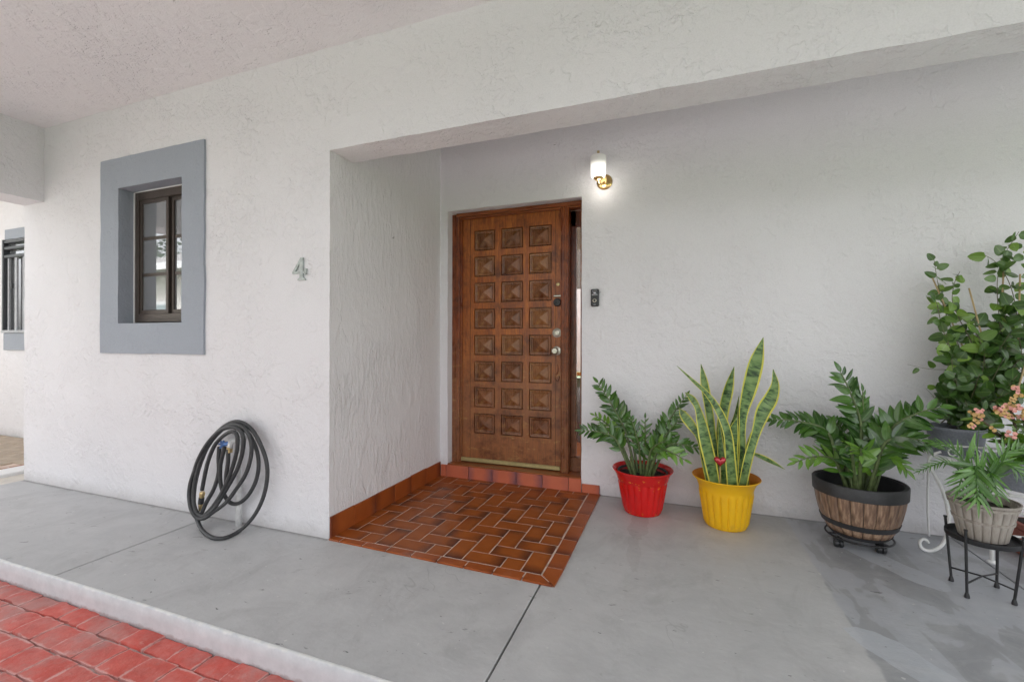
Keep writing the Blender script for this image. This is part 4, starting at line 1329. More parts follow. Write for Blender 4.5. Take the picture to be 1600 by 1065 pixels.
def soil_disc(root, c, r, z_):
    bm = bmesh.new()
    rs = 20
    ctr = bm.verts.new((c[0], c[1], z_ + .008))
    pr = None
    for k, rr in enumerate((r * .35, r * .7, r)):
        ring = []
        for i in range(rs):
            a = 2 * math.pi * i / rs
            ring.append(bm.verts.new((c[0] + rr * math.cos(a), c[1] + rr * math.sin(a), z_ + random.uniform(-.004, .008))))
        for i in range(rs):
            if pr is None: bm.faces.new((ctr, ring[i], ring[(i + 1) % rs]))
            else: bm.faces.new((pr[i], ring[i], ring[(i + 1) % rs], pr[(i + 1) % rs]))
        pr = ring
    return obj('soil', bm, M['soil'], root, smooth=True)


# ------------------------------------------------------------------ red pot with its glossy-leaved plant
CR = (1.605, 1.035)
rp = empty('potted_plant', (CR[0], CR[1], 0), 'leafy green plant in the glossy red plastic pot nearest the door', 'potted plant', 'potted plants along the wall')


def flute(n_, amp, lo, hi):
    return lambda i, a: amp * (abs(math.sin(a * n_ / 2)) ** 0.6 - .5) if lo <= i <= hi else 0.0


bm = bmesh.new()
lathe(bm, [(0.108, 0), (0.114, .004), (0.117, .010), (0.122, .035), (0.150, .190), (0.153, .205), (0.160, .212), (0.163, .222), (0.172, .248), (0.188, .272), (0.191, .277), (0.188, .281), (0.180, .275), (0.160, .240), (0.150, .21), (0.145, .19), (0.0, .19)],
      (CR[0], CR[1], 0), 200, flute(20, .0095, 3, 4))
obj('pot', bm, M['red_pot'], rp, auto=40)
soil_disc(rp, CR, .150, .235)
bm = bmesh.new()
lathe(bm, [(0.158, 0), (0.158, .012), (0.150, .013), (0.146, .0)], (CR[0], CR[1], .252), 40)
open_ends(bm)
obj('inner_pot', bm, M['black_rim'], rp, auto=40)
base = Vector((CR[0], CR[1], .24))
zz1 = [  # tip pixel, tip depth, mid pixel, mid depth, pairs, leaf length, young
    ((934, 597), 1.10, (975, 668), 1.08, 13, .098, 0),
    ((958, 622), 1.16, (985, 672), 1.12, 9, .080, 0),
    ((909, 672), .98, (958, 682), 1.00, 12, .090, 0),
    ((928, 648), 1.12, (962, 676), 1.05, 9, .078, 1),
    ((1008, 652), .98, (1008, 690), 1.00, 6, .062, 0),
    ((1072, 618), 1.14, (1035, 676), 1.10, 12, .082, 0),
    ((1062, 655), 1.02, (1034, 690), 1.03, 9, .085, 0),
    ((1090, 700), 1.00, (1045, 695), 1.00, 9, .080, 0),
    ((1070, 718), .86, (1030, 702), .93, 6, .085, 1),
    ((1050, 676), 1.14, (1026, 690), 1.10, 8, .080, 0),
    ((985, 652), .92, (998, 695), .98, 7, .072, 0),
    ((1040, 690), .86, (1018, 702), .93, 6, .078, 0)]
for i, (tp_, ty, mp_, my, npair, ll, young) in enumerate(zz1):
    tipp = at(tp_[0], tp_[1], ty); mid_ = at(mp_[0], mp_[1], my)
    b0 = base + Vector(((mid_.x - CR[0]) * .35, (my - CR[1]) * .3, -.01))
    pinnate(rp, [b0, b0.lerp(mid_, .5) + Vector((0, 0, .02)), mid_, mid_.lerp(tipp, .55) + Vector((0, 0, .012)), tipp], .0105, npair, ll, (0.05 + random.uniform(-.25, .25), -.85, .5), ZY if young else ZL, start=.36)
bm = bmesh.new()
for k in range(5):
    a = random.uniform(0, 6.28)
    tube(bm, catmull([base + Vector((.05 * math.cos(a), .05 * math.sin(a), -.01)), base + Vector((.07 * math.cos(a), .07 * math.sin(a), .05)), base + Vector((.085 * math.cos(a), .085 * math.sin(a), .10))], 4), lambda t: .011 * (1 - t * .6), 7)
obj('bare_stalk', bm, M['zz_stem'], rp, smooth=True)

# ------------------------------------------------------------------ yellow pot with sword leaves
CY = (2.090, .985)
yp = empty('potted_plant', (CY[0], CY[1], 0), 'tall snake plant with yellow edged sword leaves in the yellow fluted pot', 'potted plant', 'potted plants along the wall')
bm = bmesh.new()
lathe(bm, [(0.106, 0), (0.112, .003), (0.116, .010), (0.121, .030), (0.146, .195), (0.149, .215), (0.150, .225), (0.154, .240), (0.166, .268), (0.186, .288), (0.189, .292), (0.186, .296)], (CY[0], CY[1], 0), 200, flute(20, .0095, 3, 4))
open_ends(bm)
obj('pot', bm, M['yellow_pot'], yp, auto=40)
bm = bmesh.new()
lathe(bm, [(0.0, .19), (0.140, .19), (0.147, .235), (0.160, .268), (0.178, .290), (0.186, .2955)], (CY[0], CY[1], 0), 64)
open_ends(bm)
obj('pot_lining', bm, M['yellow_in'], yp, smooth=True)
soil_disc(yp, CY, .141, .205)
sz = lambda X, Y_, yy: at(1040 + X * .2442, 520 + Y_ * .2442, yy)


def sword(root, ctrl, widths, tw=0.0, face=(0, -1, .1)):
    """ctrl: detail-pixel points with depth; widths in metres at each; a cupped ribbon"""
    C = catmull([sz(*c) for c in ctrl], 6)
    Wd = catmull([Vector((w_, 0, 0)) for w_ in widths], 6)
    bm = bmesh.new(); uvl = bm.loops.layers.uv.new('UVMap')
    n_ = len(C); rows_ = []
    ln = sum((b_ - a).length for a, b_ in zip(C[:-1], C[1:]))
    for i, p in enumerate(C):
        t = (C[min(i + 1, n_ - 1)] - C[max(i - 1, 0)]).normalized()
        f = Vector(face)
        f = (Matrix.Rotation(tw * i / n_, 3, t) @ f)
        f = (f - t * f.dot(t)).normalized()
        s = t.cross(f)
        wd = max(Wd[i].x * .88, 0.0015) / 2
        vv = i / n_ * ln
        rows_.append([(bm.verts.new(p + s * (wd * u) + f * (0.30 * wd * (u * u) + (0.0 if True else 0))), ((u + 1) / 2, vv)) for u in (-1, -.8, -.4, 0, .4, .8, 1)])
    for i in range(n_ - 1):
        for k in range(6):
            q = (rows_[i][k], rows_[i][k + 1], rows_[i + 1][k + 1], rows_[i + 1][k])
            fc = bm.faces.new([a[0] for a in q])
            for lp, it in zip(fc.loops, q): lp[uvl].uv = it[1]
    bmesh.ops.remove_doubles(bm, verts=bm.verts, dist=.0003)
    return obj('sword_leaf', bm, M['sword'], root, smooth=True)


BB = 985
sword(yp, [(470, BB, .99), (490, 800, .99), (490, 620, .99), (498, 500, .99), (535, 350, .99), (578, 180, .99), (625, 28, .99)], [.05, .045, .042, .060, .094, .090, .004], face=(.15, -1, .1))
sword(yp, [(490, BB, .96), (530, 800, .96), (578, 640, .97), (625, 500, .98), (672, 420, .99), (700, 330, .99), (688, 232, .99)], [.052, .055, .055, .090, .085, .050, .004], face=(-.1, -1, .1))
sword(yp, [(345, BB, 1.0), (335, 850, 1.0), (305, 680, 1.0), (275, 480, 1.01), (248, 320, 1.01), (226, 198, 1.01)], [.04, .042, .045, .054, .052, .004])
sword(yp, [(375, BB, 1.04), (360, 800, 1.04), (352, 640, 1.04), (372, 480, 1.04), (402, 350, 1.04), (438, 216, 1.04)], [.05, .066, .070, .072, .066, .004], face=(.3, -1, 0))
sword(yp, [(428, BB, .92), (412, 800, .92), (395, 640, .92), (340, 500, .93), (265, 390, .95), (180, 310, .97), (72, 210, 1.0)], [.070, .066, .056, .048, .034, .022, .003], face=(0.1, -1, .25))
sword(yp, [(318, BB, .93), (290, 840, .93), (255, 690, .93), (232, 580, .94), (205, 480, .95), (170, 420, .96), (125, 380, .97)], [.064, .078, .080, .066, .04, .042, .004], face=(-.1, -1, .1))
sword(yp, [(288, BB, .95), (255, 850, .95), (215, 680, .96), (165, 590, .97), (120, 530, .99), (85, 478, 1.0)], [.045, .04, .03, .062, .058, .004], face=(-.2, -1, .3))
sword(yp, [(440, BB, .97), (446, 860, .97), (428, 740, .97), (430, 640, .97), (456, 545, .97)], [.04, .040, .068, .070, .01], face=(.1, -1, 0))
sword(yp, [(462, BB, 1.03), (462, 780, 1.03), (462, 600, 1.03), (475, 470, 1.02), (512, 350, 1.01)], [.04, .038, .036, .045, .006], face=(.9, -.7, 0))
sword(yp, [(500, 880, 1.0), (510, 800, 1.0), (560, 776, 1.0), (660, 818, .97), (765, 872, .95)], [.02, .022, .030, .042, .003], face=(0, -.6, 1))
sword(yp, [(372, BB, .96), (372, 880, .96), (355, 780, .96), (350, 690, .97), (342, 560, .98)], [.045, .05, .050, .035, .004], face=(.2, -1, 0))
sword(yp, [(505, BB, 1.04), (520, 880, 1.04), (528, 790, 1.05), (516, 740, 1.05)], [.03, .028, .02, .003], face=(.6, -1, 0))

sword(yp, [(405, BB, 1.02), (402, 820, 1.02), (412, 640, 1.03), (448, 520, 1.03), (470, 400, 1.03)], [.036, .038, .036, .026, .003], face=(.4, -1, 0))
sword(yp, [(520, BB, 1.0), (512, 850, 1.0), (540, 700, 1.01), (600, 560, 1.02), (618, 440, 1.02)], [.034, .036, .036, .030, .003], face=(-.3, -1, 0))
sword(yp, [(310, BB, 1.03), (300, 820, 1.03), (292, 660, 1.04), (262, 540, 1.05)], [.034, .036, .030, .003], face=(0, -1, 0))
# heart pick
hp_c = sz(348, 822, .855)
hp = empty('heart_pick', (hp_c.x, hp_c.y, .205), 'small shiny red heart on a stick among the sword leaves', 'ornament')
bm = bmesh.new()
tube(bm, [(hp_c.x, hp_c.y + .006, .200), (hp_c.x, hp_c.y, hp_c.z - .02)], .0022, 6)
obj('stick', bm, M['cane'], hp, smooth=True)
bm = bmesh.new()
NS = 40
def hpt(t, s): return (16 * math.sin(t) ** 3 * s, (13 * math.cos(t) - 5 * math.cos(2 * t) - 2 * math.cos(3 * t) - math.cos(4 * t) + 2) * s)
rings = []
for sgn in (1, -1):
    ringset = []
    for s, dep in ((1.0, 0), (.97, .35), (.86, .66), (.65, .88), (.35, .98), (.001, 1.0)):
        ring = []
        for k in range(NS):
            x, y = hpt(2 * math.pi * k / NS, s * .00205)
            ring.append(bm.verts.new((hp_c.x + x, hp_c.y - sgn * dep * .018, hp_c.z + y)))
        ringset.append(ring)
    for a, b_ in zip(ringset[:-1], ringset[1:]):
        for k in range(NS):
            q = (a[k], a[(k + 1) % NS], b_[(k + 1) % NS], b_[k])
            bm.faces.new(q if sgn < 0 else q[::-1])
bmesh.ops.remove_doubles(bm, verts=bm.verts, dist=.0002)
bmesh.ops.recalc_face_normals(bm, faces=bm.faces)
obj('heart', bm, M['heart'], hp, smooth=True)

# ------------------------------------------------------------------ barrel planter on a wheeled caddy
CB = (2.742, .955)
cad = empty('plant_caddy', (CB[0], CB[1], 0), 'low black wheeled caddy under the barrel planter', 'plant caddy')
bm = bmesh.new()
tube(bm, [(CB[0] + .150 * math.cos(R(a)), CB[1] + .150 * math.sin(R(a)), .052) for a in range(0, 361, 12)], .005, 6)
for a in (70, 190, 310):
    tube(bm, [(CB[0], CB[1], .052), (CB[0] + .150 * math.cos(R(a)), CB[1] + .150 * math.sin(R(a)), .052)], .005, 6)
obj('ring_frame', bm, M['black_metal'], cad, smooth=True)
for (wx, wy) in ((2.628, .876), (2.812, .868), (2.86, 1.07), (2.68, 1.10)):
    bm = bmesh.new()
    lathe(bm, [(0.0, -.020), (.018, -.020), (.021, -.016), (.021, -.004), (.012, -.003), (.012, .003), (.021, .004), (.021, .016), (.018, .020), (0.0, .020)], (wx, wy, .0215), 20, axis='x')
    cs = obj('caster', bm, M['black_plastic'], cad, auto=40)
    bm = bmesh.new()
    box(bm, wx - .023, wx + .023, wy - .012, wy + .020, .034, .047, bev=.005)
    tube(bm, [(wx, wy + .004, .045), (wx, wy + .004, .056)], .006, 8)
    obj('caster_fork', bm, M['black_plastic'], cs)
bp = empty('potted_plant', (CB[0], CB[1], .058), 'dark glossy leaved plant in the round barrel planter with black hoops', 'potted plant', 'potted plants along the wall')
prf = [(0.122, .060), (0.140, .078), (0.166, .125), (0.184, .180), (0.196, .235), (0.203, .285), (0.206, .305)]
def prad(z_):
    for (r0, z0), (r1, z1) in zip(prf[:-1], prf[1:]):
        if z0 <= z_ <= z1: return r0 + (r1 - r0) * (z_ - z0) / (z1 - z0)
    return prf[-1][0]
bm = bmesh.new()
lathe(bm, [(0.110, .060)] + [(r_ - .006, z_) for r_, z_ in prf] + [(0.197, .345), (0.190, .345), (0.188, .29), (0.180, .25), (0.0, .25)], (CB[0], CB[1], 0), 64)
obj('tub', bm, M['black_rim'], bp, auto=40)
NSV = 22
def stave(NS_, zs_, rad, th, mat, gap=.06):
    bm = bmesh.new(); half = math.pi / NS_ * (1 - gap)
    rr = []
    for z_ in zs_:
        row = []
        for k in range(5):
            a = -half + 2 * half * k / 4
            r_ = rad(z_) - (0.0015 if k in (0, 4) else 0.0)
            row.append(bm.verts.new((r_ * math.cos(a), r_ * math.sin(a), z_)))
        rr.append(row)
    for a, b_ in zip(rr[:-1], rr[1:]):
        for k in range(4): bm.faces.new((a[k], a[k + 1], b_[k + 1], b_[k]))
    for a, b_ in zip(rr[:-1], rr[1:]):
        for k, s in ((0, 1), (4, -1)):
            va = a[k].co.copy(); vb = b_[k].co.copy()
            ia = bm.verts.new((va.x * .96, va.y * .96, va.z)); ib = bm.verts.new((vb.x * .96, vb.y * .96, vb.z))
            bm.faces.new((a[k], b_[k], ib, ia) if s > 0 else (b_[k], a[k], ia, ib))
    return mesh_of(bm, mat, smooth=True)
sv = stave(NSV, [.066, .078, .10, .125, .15, .18, .21, .235, .26, .285, .302], prad, .006, M['stave'])
for k in range(NSV):
    link('stave', sv, bp, mat4=Matrix.Translation((CB[0], CB[1], 0)) @ Matrix.Rotation(2 * math.pi * (k + .3) / NSV, 4, 'Z'))
def hoop(root, c, z0, z1, rad, th, mat, seg=64):
    bm = bmesh.new()
    pr = [(rad(z0) - .002, z0)] + [(rad(z0 + (z1 - z0) * k / 4) + th, z0 + (z1 - z0) * k / 4) for k in range(5)] + [(rad(z1) - .002, z1)]
    lathe(bm, pr, (c[0], c[1], 0), seg)
    for f in list(bm.faces):
        if len(f.verts) > 4: bm.faces.remove(f)
    return obj('hoop', bm, mat, root, auto=40)
hoop(bp, CB, .060, .082, lambda z_: prad(max(z_, .0601)), .004, M['black_rim'])
hoop(bp, CB, .122, .150, prad, .004, M['black_rim'])
bm = bmesh.new()
lathe(bm, [(.203, .285), (.210, .286), (.2125, .345), (.209, .350), (.198, .350), (.196, .30)], (CB[0], CB[1], 0), 72)
for f in list(bm.faces):
    if len(f.verts) > 4: bm.faces.remove(f)
obj('rim', bm, M['black_rim'], bp, auto=40)
soil_disc(bp, CB, .186, .262)
base = Vector((CB[0], CB[1], .27))
ZB = [leaf_mesh(1, .42, M['zz'], .22, .22), leaf_mesh(1, .48, M['zz'], .10, .35), leaf_mesh(1, .38, M['zz'], .3, 0)]
zz2 = [
    ((1313, 580), .90, (1345, 660), .93, 14, .100, 0, (.0, -.8, .5)),
    ((1348, 610), .92, (1349, 670), .95, 9, .070, 0, (.3, -.9, .2)),
    ((1206, 655), .98, (1290, 672), .98, 15, .088, 0, (.0, -.8, .55)),
    ((1262, 668), 1.05, (1310, 690), 1.02, 9, .090, 0, (.1, -.7, .6)),
    ((1243, 722), .88, (1300, 716), .92, 8, .080, 1, (.0, -.7, .7)),
    ((1470, 636), .88, (1395, 668), .90, 15, .110, 0, (.1, -.75, .65)),
    ((1452, 692), .78, (1385, 690), .84, 12, .110, 0, (.0, -.6, .8)),
    ((1400, 668), 1.08, (1370, 690), 1.03, 10, .095, 0, (.0, -.8, .5)),
    ((1418, 735), .82, (1380, 712), .88, 8, .085, 1, (.2, -.7, .6)),
    ((1345, 712), .72, (1345, 705), .84, 7, .090, 1, (.0, -.6, .8)),
    ((1300, 655), 1.1, (1322, 690), 1.04, 9, .085, 0, (-.1, -.8, .5)),
    ((1372, 655), 1.12, (1357, 690), 1.05, 9, .085, 0, (.1, -.8, .5)),
    ((1320, 700), .76, (1330, 705), .84, 7, .080, 0, (0, -.7, .6))]
for (tp_, ty, mp_, my, npair, ll, young, nv) in zz2:
    tipp = at(tp_[0], tp_[1], ty); mid_ = at(mp_[0], mp_[1], my)
    b0 = base + Vector(((mid_.x - CB[0]) * .30, (my - CB[1]) * .3, -.01))
    pinnate(bp, [b0, b0.lerp(mid_, .5) + Vector((0, 0, .02)), mid_, mid_.lerp(tipp, .55) + Vector((0, 0, .02)), tipp], .0115, npair, ll * 1.08, nv, (ZY if young else ZB), start=.34, jit=.5)
bm = bmesh.new()
for k in range(7):
    a = random.uniform(0, 6.28); q = base + Vector((.06 * math.cos(a), .06 * math.sin(a), -.01))
    tube(bm, catmull([q, q + Vector((.02 * math.cos(a), 0, .08)), q + Vector((.05 * math.cos(a), 0, .17))], 4), lambda t: .010 * (1 - t * .5), 7)
obj('bare_stalk', bm, M['zz_stem'], bp, smooth=True)

# ------------------------------------------------------------------ white scrolled iron stand with two grey planters
ws = empty('scroll_plant_stand', (3.30, 1.0, 0), 'white scrolled iron plant stand holding the grey planters', 'plant stand')
WS = lambda pxs, yy: [at(a, b_, yy) for a, b_ in pxs]


def scroll_leg(yy, dx=0.0, mirror=None, zfix=0.0):
    c = WS([(1451, 858), (1447, 853), (1441, 852), (1437, 858), (1440, 866), (1450, 870), (1462, 868), (1474, 858), (1481, 838), (1482, 812), (1474, 780), (1462, 755), (1453, 738), (1452, 726), (1460, 719), (1470, 716)], .97)
    out = []
    zmin = min(p.z for p in c)
    for p in c:
        q = Vector((p.x + dx, yy, p.z - zmin + .008))
        if mirror is not None: q.x = 2 * mirror - q.x
        out.append(q)
    bm = bmesh.new()
    tube(bm, catmull(out, 5), lambda t: .0060 + .0028 * math.sin(math.pi * t), 8)
    obj('leg', bm, M['white_metal'], ws, smooth=True)
    return out


xc = 3.62
lg = scroll_leg(.97)
scroll_leg(.97, mirror=xc)
for xx in (3.15, 2 * xc - 3.15):
    bm = bmesh.new()
    tube(bm, catmull([(xx, 1.20, 0.006), (xx, 1.215, .20), (xx, 1.20, .49)], 5), .006, 8)
    obj('rear_leg', bm, M['white_metal'], ws, smooth=True)
XL, XR = 3.09, 2 * xc - 3.09
bm = bmesh.new()
for yy in (.94, 1.205):
    tube(bm, [(XL, yy, .497), (XR, yy, .497)], .006, 8)
for xx in (XL, XR):
    tube(bm, [(xx, .94, .497), (xx, 1.205, .497)], .006, 8)
for k in range(1, 14):
    xx = XL + (XR - XL) * k / 14
    tube(bm, [(xx, .94, .497), (xx, 1.205, .497)], .0035, 6)
obj('upper_shelf', bm, M['white_metal'], ws, smooth=True)
# scrolled fence around the upper shelf and the lower basket
def spiral(c, r, turns, start, yy, sgn=1, n_=22):
    return [Vector((c[0] + sgn * r * (1 - .75 * k / n_) * math.cos(start + turns * 2 * math.pi * k / n_), yy, c[1] + r * (1 - .75 * k / n_) * math.sin(start + turns * 2 * math.pi * k / n_))) for k in range(n_ + 1)]
bm = bmesh.new()
for i in range(6):
    cx = XL + .045 + i * .185
    tube(bm, spiral((cx, .535), .032, 1.4, -1.57, .935), .0035, 6)
    tube(bm, spiral((cx + .09, .535), .032, 1.4, -1.57, .935, -1), .0035, 6)
tube(bm, [(XL, .935, .571), (XR, .935, .571)], .005, 8)
obj('scroll_work', bm, M['white_metal'], ws, smooth=True)
# lower, forward shelf
LXL, LXR, LY0, LY1, LZ = 3.17, 2 * xc - 3.17, .70, .935, .405
bm = bmesh.new()
for yy in (LY0, LY1): tube(bm, [(LXL, yy, LZ), (LXR, yy, LZ)], .006, 8)
for xx in (LXL, LXR): tube(bm, [(xx, LY0, LZ), (xx, LY1, LZ), (xx, .97, .47)], .006, 8)
for k in range(1, 12):
    xx = LXL + (LXR - LXL) * k / 12
    tube(bm, [(xx, LY0, LZ), (xx, LY1, LZ)], .0035, 6)
tube(bm, [(LXL, LY0 - .003, LZ - .075), (LXR, LY0 - .003, LZ - .075)], .006, 8)
for xx in (LXL, LXR): tube(bm, [(xx, LY0, LZ), (xx, LY0 - .003, LZ - .075)], .005, 8)
for i in range(5):
    cx = LXL + .05 + i * .18
    tube(bm, spiral((cx, LZ - .037), .030, 1.4, -1.57, LY0 - .003), .0035, 6)
    tube(bm, spiral((cx + .085, LZ - .037), .030, 1.4, -1.57, LY0 - .003, -1), .0035, 6)
obj('lower_shelf', bm, M['white_metal'], ws, smooth=True)
bm = bmesh.new()
zr = .155
tube(bm, [(3.135, .97, zr - .02), (3.62 * 2 - 3.135, .97, zr - .02)], .0055, 8)
tube(bm, [(3.135, .97, .12), (3.20, .97, .20), (3.30, .97, .235)], .0045, 8)
tube(bm, catmull([(3.135, .97, .13), (3.15, .97, .25), (3.20, .97, .30), (3.26, .97, .31)], 5), .004, 8)
obj('cross_brace', bm, M['white_metal'], ws, smooth=True)
bm = bmesh.new()
tube(bm, [(3.292, .946, .0), (3.292, .946, .16)], .009, 10)
lathe(bm, [(.020, 0), (.020, .006), (.009, .012), (0.0, .012)], (3.292, .946, 0), 14)
tube(bm, spiral((3.245, .125), .035, 1.3, 0.5, .946), .005, 8)
tube(bm, spiral((3.340, .125), .035, 1.3, 0.5, .946, -1), .005, 8)
obj('centre_foot', bm, M['white_metal'], ws, smooth=True)


def planter(c, r, h_, z0, label):
    root = empty('potted_plant', (c[0], c[1], z0), label, 'potted plant', 'potted plants along the wall')
    bm = bmesh.new()
    lathe(bm, [(r * .80, 0), (r * .84, .004), (r * .985, h_ - .016), (r, h_ - .014), (r, h_), (r * .965, h_), (r * .95, h_ - .03), (0, h_ - .03)], (c[0], c[1], z0), 56)
    obj('pot', bm, M['grey_pot'], root, auto=40)
    soil_disc(root, c, r * .945, z0 + h_ - .026)
    return root


C1 = (3.205, 1.065)
vp = planter(C1, .118, .150, .503, 'climbing plant with small round leaves on canes in a speckled grey planter')
VL = [leaf_mesh(1, .72, M['vine_leaf'], .22, .14, 8, .70, .5), leaf_mesh(1, .80, M['vine_leaf'], .10, .26, 8, .72, .4, .1), leaf_mesh(1, .62, M['vine_leaf'], .34, .06, 8, .70, .5), leaf_mesh(1, .70, M['vine_leaf'], .12, -.12, 8, .72, .4, .15)]
VY = [leaf_mesh(1, .78, M['vine_young'], .16, .12, 6, .72, .4)]
nleaf = 0
extra = []


def vine(root, pts, step, lsize, r0=.0028, young=.15, skip=0.0, both=True):
    global nleaf
    P = catmull(pts, 8)
    bm = bmesh.new(); tube(bm, P, lambda t: r0 * (1 - .6 * t), 6)
    st = obj('vine_stem', bm, M['vine_stem'], root, smooth=True)
    s = 0; nxt = skip; sg = 1
    for a, b_ in zip(P[:-1], P[1:]):
        L_ = (b_ - a).length
        while nxt <= s + L_:
            p = a.lerp(b_, (nxt - s) / max(L_, 1e-6))
            tg = (b_ - a).normalized()
            for q in ((1, -1) if both else (sg,)):
                nv = Vector((random.uniform(-.9, .8), -1, random.uniform(-.3, 1.1)))
                side = tg.cross(nv).normalized()
                d = side * q * random.uniform(.3, 1) + tg * random.uniform(-.7, 1.1) + rv(.75) + Vector((0, 0, -.25))
                if p.y > 1.14 and d.y > 0: d.y *= .2
                me = random.choice(VY if random.random() < young else VL)
                m4 = basis(d, nv + rv(.35), p + d.normalized() * .006, lsize * random.uniform(.60, 1.2))
                if nleaf < 295: link('leaf', me, st, mat4=m4)
                else: extra.append((me, m4))
                nleaf += 1
            sg = -sg
            nxt += step * random.uniform(.75, 1.3)
        s += L_
    return st


soilp = Vector((C1[0], C1[1], .63))
def vpts(lst): return [at(a, b_, c) for a, b_, c in lst]
vine(vp, vpts([(1508, 575, 1.0), (1480, 577, 1.04), (1450, 576, 1.08), (1418, 569, 1.10)]), .075, .042, r0=.0016, both=False, skip=.12, young=.8)
vine(vp, vpts([(1525, 632, 1.0), (1490, 626, 1.04), (1462, 620, 1.06), (1446, 606, 1.08)]), .050, .034, r0=.0016, both=False, skip=.10, young=.8)
vine(vp, [soilp] + vpts([(1528, 610, 1.06), (1500, 545, 1.06), (1478, 490, 1.08), (1466, 445, 1.09), (1459, 403, 1.10)]), .040, .062, skip=.06)
vine(vp, [soilp] + vpts([(1520, 600, 1.0), (1490, 560, 1.0), (1472, 510, 1.02), (1462, 470, 1.05), (1447, 462, 1.07)]), .042, .060, skip=.10)
vine(vp, [soilp] + vpts([(1535, 600, 1.04), (1520, 540, 1.04), (1500, 500, 1.05), (1488, 470, 1.07), (1492, 440, 1.09), (1500, 424, 1.10)]), .043, .056, skip=.08, young=.3)
vine(vp, [soilp] + vpts([(1545, 620, .98), (1540, 570, .98), (1528, 525, 1.0), (1505, 498, 1.03)]), .042, .068, skip=.02, young=.3)
vine(vp, [soilp + Vector((.03, 0, 0))] + vpts([(1572, 600, 1.04), (1564, 520, 1.06), (1558, 450, 1.08), (1566, 405, 1.10), (1592, 362, 1.12)]), .044, .064, skip=.06)
vine(vp, [soilp + Vector((.04, 0, 0))] + vpts([(1590, 600, 1.0), (1592, 520, 1.03), (1580, 450, 1.06), (1556, 410, 1.09), (1530, 395, 1.10)]), .046, .066, skip=.05)
vine(vp, [soilp + Vector((.05, 0, 0))] + vpts([(1612, 600, 1.04), (1612, 520, 1.05), (1604, 440, 1.07), (1600, 385, 1.10)]), .048, .068, skip=.05)
for (ex, ey, ez) in ((1478, 520, 1.0), (1486, 555, .93), (1493, 590, .92), (1508, 625, .92), (1530, 585, .90), (1540, 545, .93), (1556, 600, .90), (1568, 560, .92), (1578, 520, .95), (1590, 585, .92), (1605, 545, .95), (1500, 610, 1.0), (1522, 560, 1.02), (1583, 610, .88), (1545, 640, .90), (1485, 630, 1.0)):
    st_ = Vector((C1[0] + random.uniform(-.03, .07), C1[1] + random.uniform(-.05, .03), .66))
    e_ = at(ex, ey, ez)
    vine(vp, [st_, st_.lerp(e_, .55) + rv(.02), e_], .040, .066, skip=.05, young=.12)
for (a, b_) in (((1514, 450, 1.05), (1552, 590, 1.06)), ((1457, 434, 1.09), (1530, 600, 1.07)), ((1568, 420, 1.08), (1560, 600, 1.07)), ((1594, 428, 1.04), (1588, 620, 1.05)), ((1602, 570, .93), (1585, 625, .95))):
    A_, B_ = at(*a), at(*b_)
    Bt = B_ + (B_ - A_).normalized() * .02
    bm = bmesh.new(); tube(bm, [A_, A_.lerp(Bt, .5), Bt], .0038, 7); obj('cane', bm, M['cane'], vp, smooth=True)

for k in range(26):
    st_ = Vector((C1[0] + random.uniform(-.04, .10), C1[1] + random.uniform(-.04, .05), .66))
    e_ = at(random.uniform(1478, 1625), random.uniform(470, 635), random.uniform(.98, 1.14))
    vine(vp, [st_, st_.lerp(e_, .55) + rv(.02), e_], .042, .064, skip=.08, young=.1)
bm = bmesh.new()
uvl = bm.loops.layers.uv.new('UVMap')
for me, m4 in extra:
    vs__ = [bm.verts.new(m4 @ v_.co) for v_ in me.vertices]
    uvd = me.uv_layers[0].data
    for p_ in me.polygons:
        f_ = bm.faces.new([vs__[q] for q in p_.vertices])
        for lp, li in zip(f_.loops, p_.loop_indices): lp[uvl].uv = uvd[li].uv
mass = obj('foliage', bm, M['vine_leaf'], vp, smooth=True)
mass['kind'] = 'stuff'

C2 = (3.372, .830)
ct = planter(C2, .150, .135, .412, 'crown of thorns with salmon and mustard flowers in the grey planter on the lower shelf')
TL = [leaf_mesh(1, .42, M['thorn_leaf'], .15, .15, 6, 1.25, 0.2), leaf_mesh(1, .38, M['thorn_leaf'], .25, .0, 6, 1.2, .2)]


def flower_mesh(mat):
    bm = bmesh.new()
    for sgn in (-1, 1):
        n_ = 12; ctr = bm.verts.new((sgn * .40, 0, .05))
        ring = []
        for k in range(n_):
            a = 2 * math.pi * k / n_
            ring.append(bm.verts.new((sgn * (.44 + .46 * math.cos(a)), .52 * math.sin(a), .14 * abs(math.sin(a)) + .10 * math.cos(a) + random.uniform(-.03, .03))))
        for k in range(n_):
            q = (ctr, ring[k], ring[(k + 1) % n_])
            bm.faces.new(q if sgn > 0 else q[::-1])
    for k in range(3):
        a = k * 2.09
        g = bmesh.ops.create_icosphere(bm, subdivisions=1, radius=.09)
        bmesh.ops.translate(bm, verts=g['verts'], vec=(.10 * math.cos(a), .10 * math.sin(a), .14))
        for v_ in g['verts']:
            for f in v_.link_faces: f.material_index = 1
    return mesh_of(bm, [mat, M['petal_eye']], smooth=True)


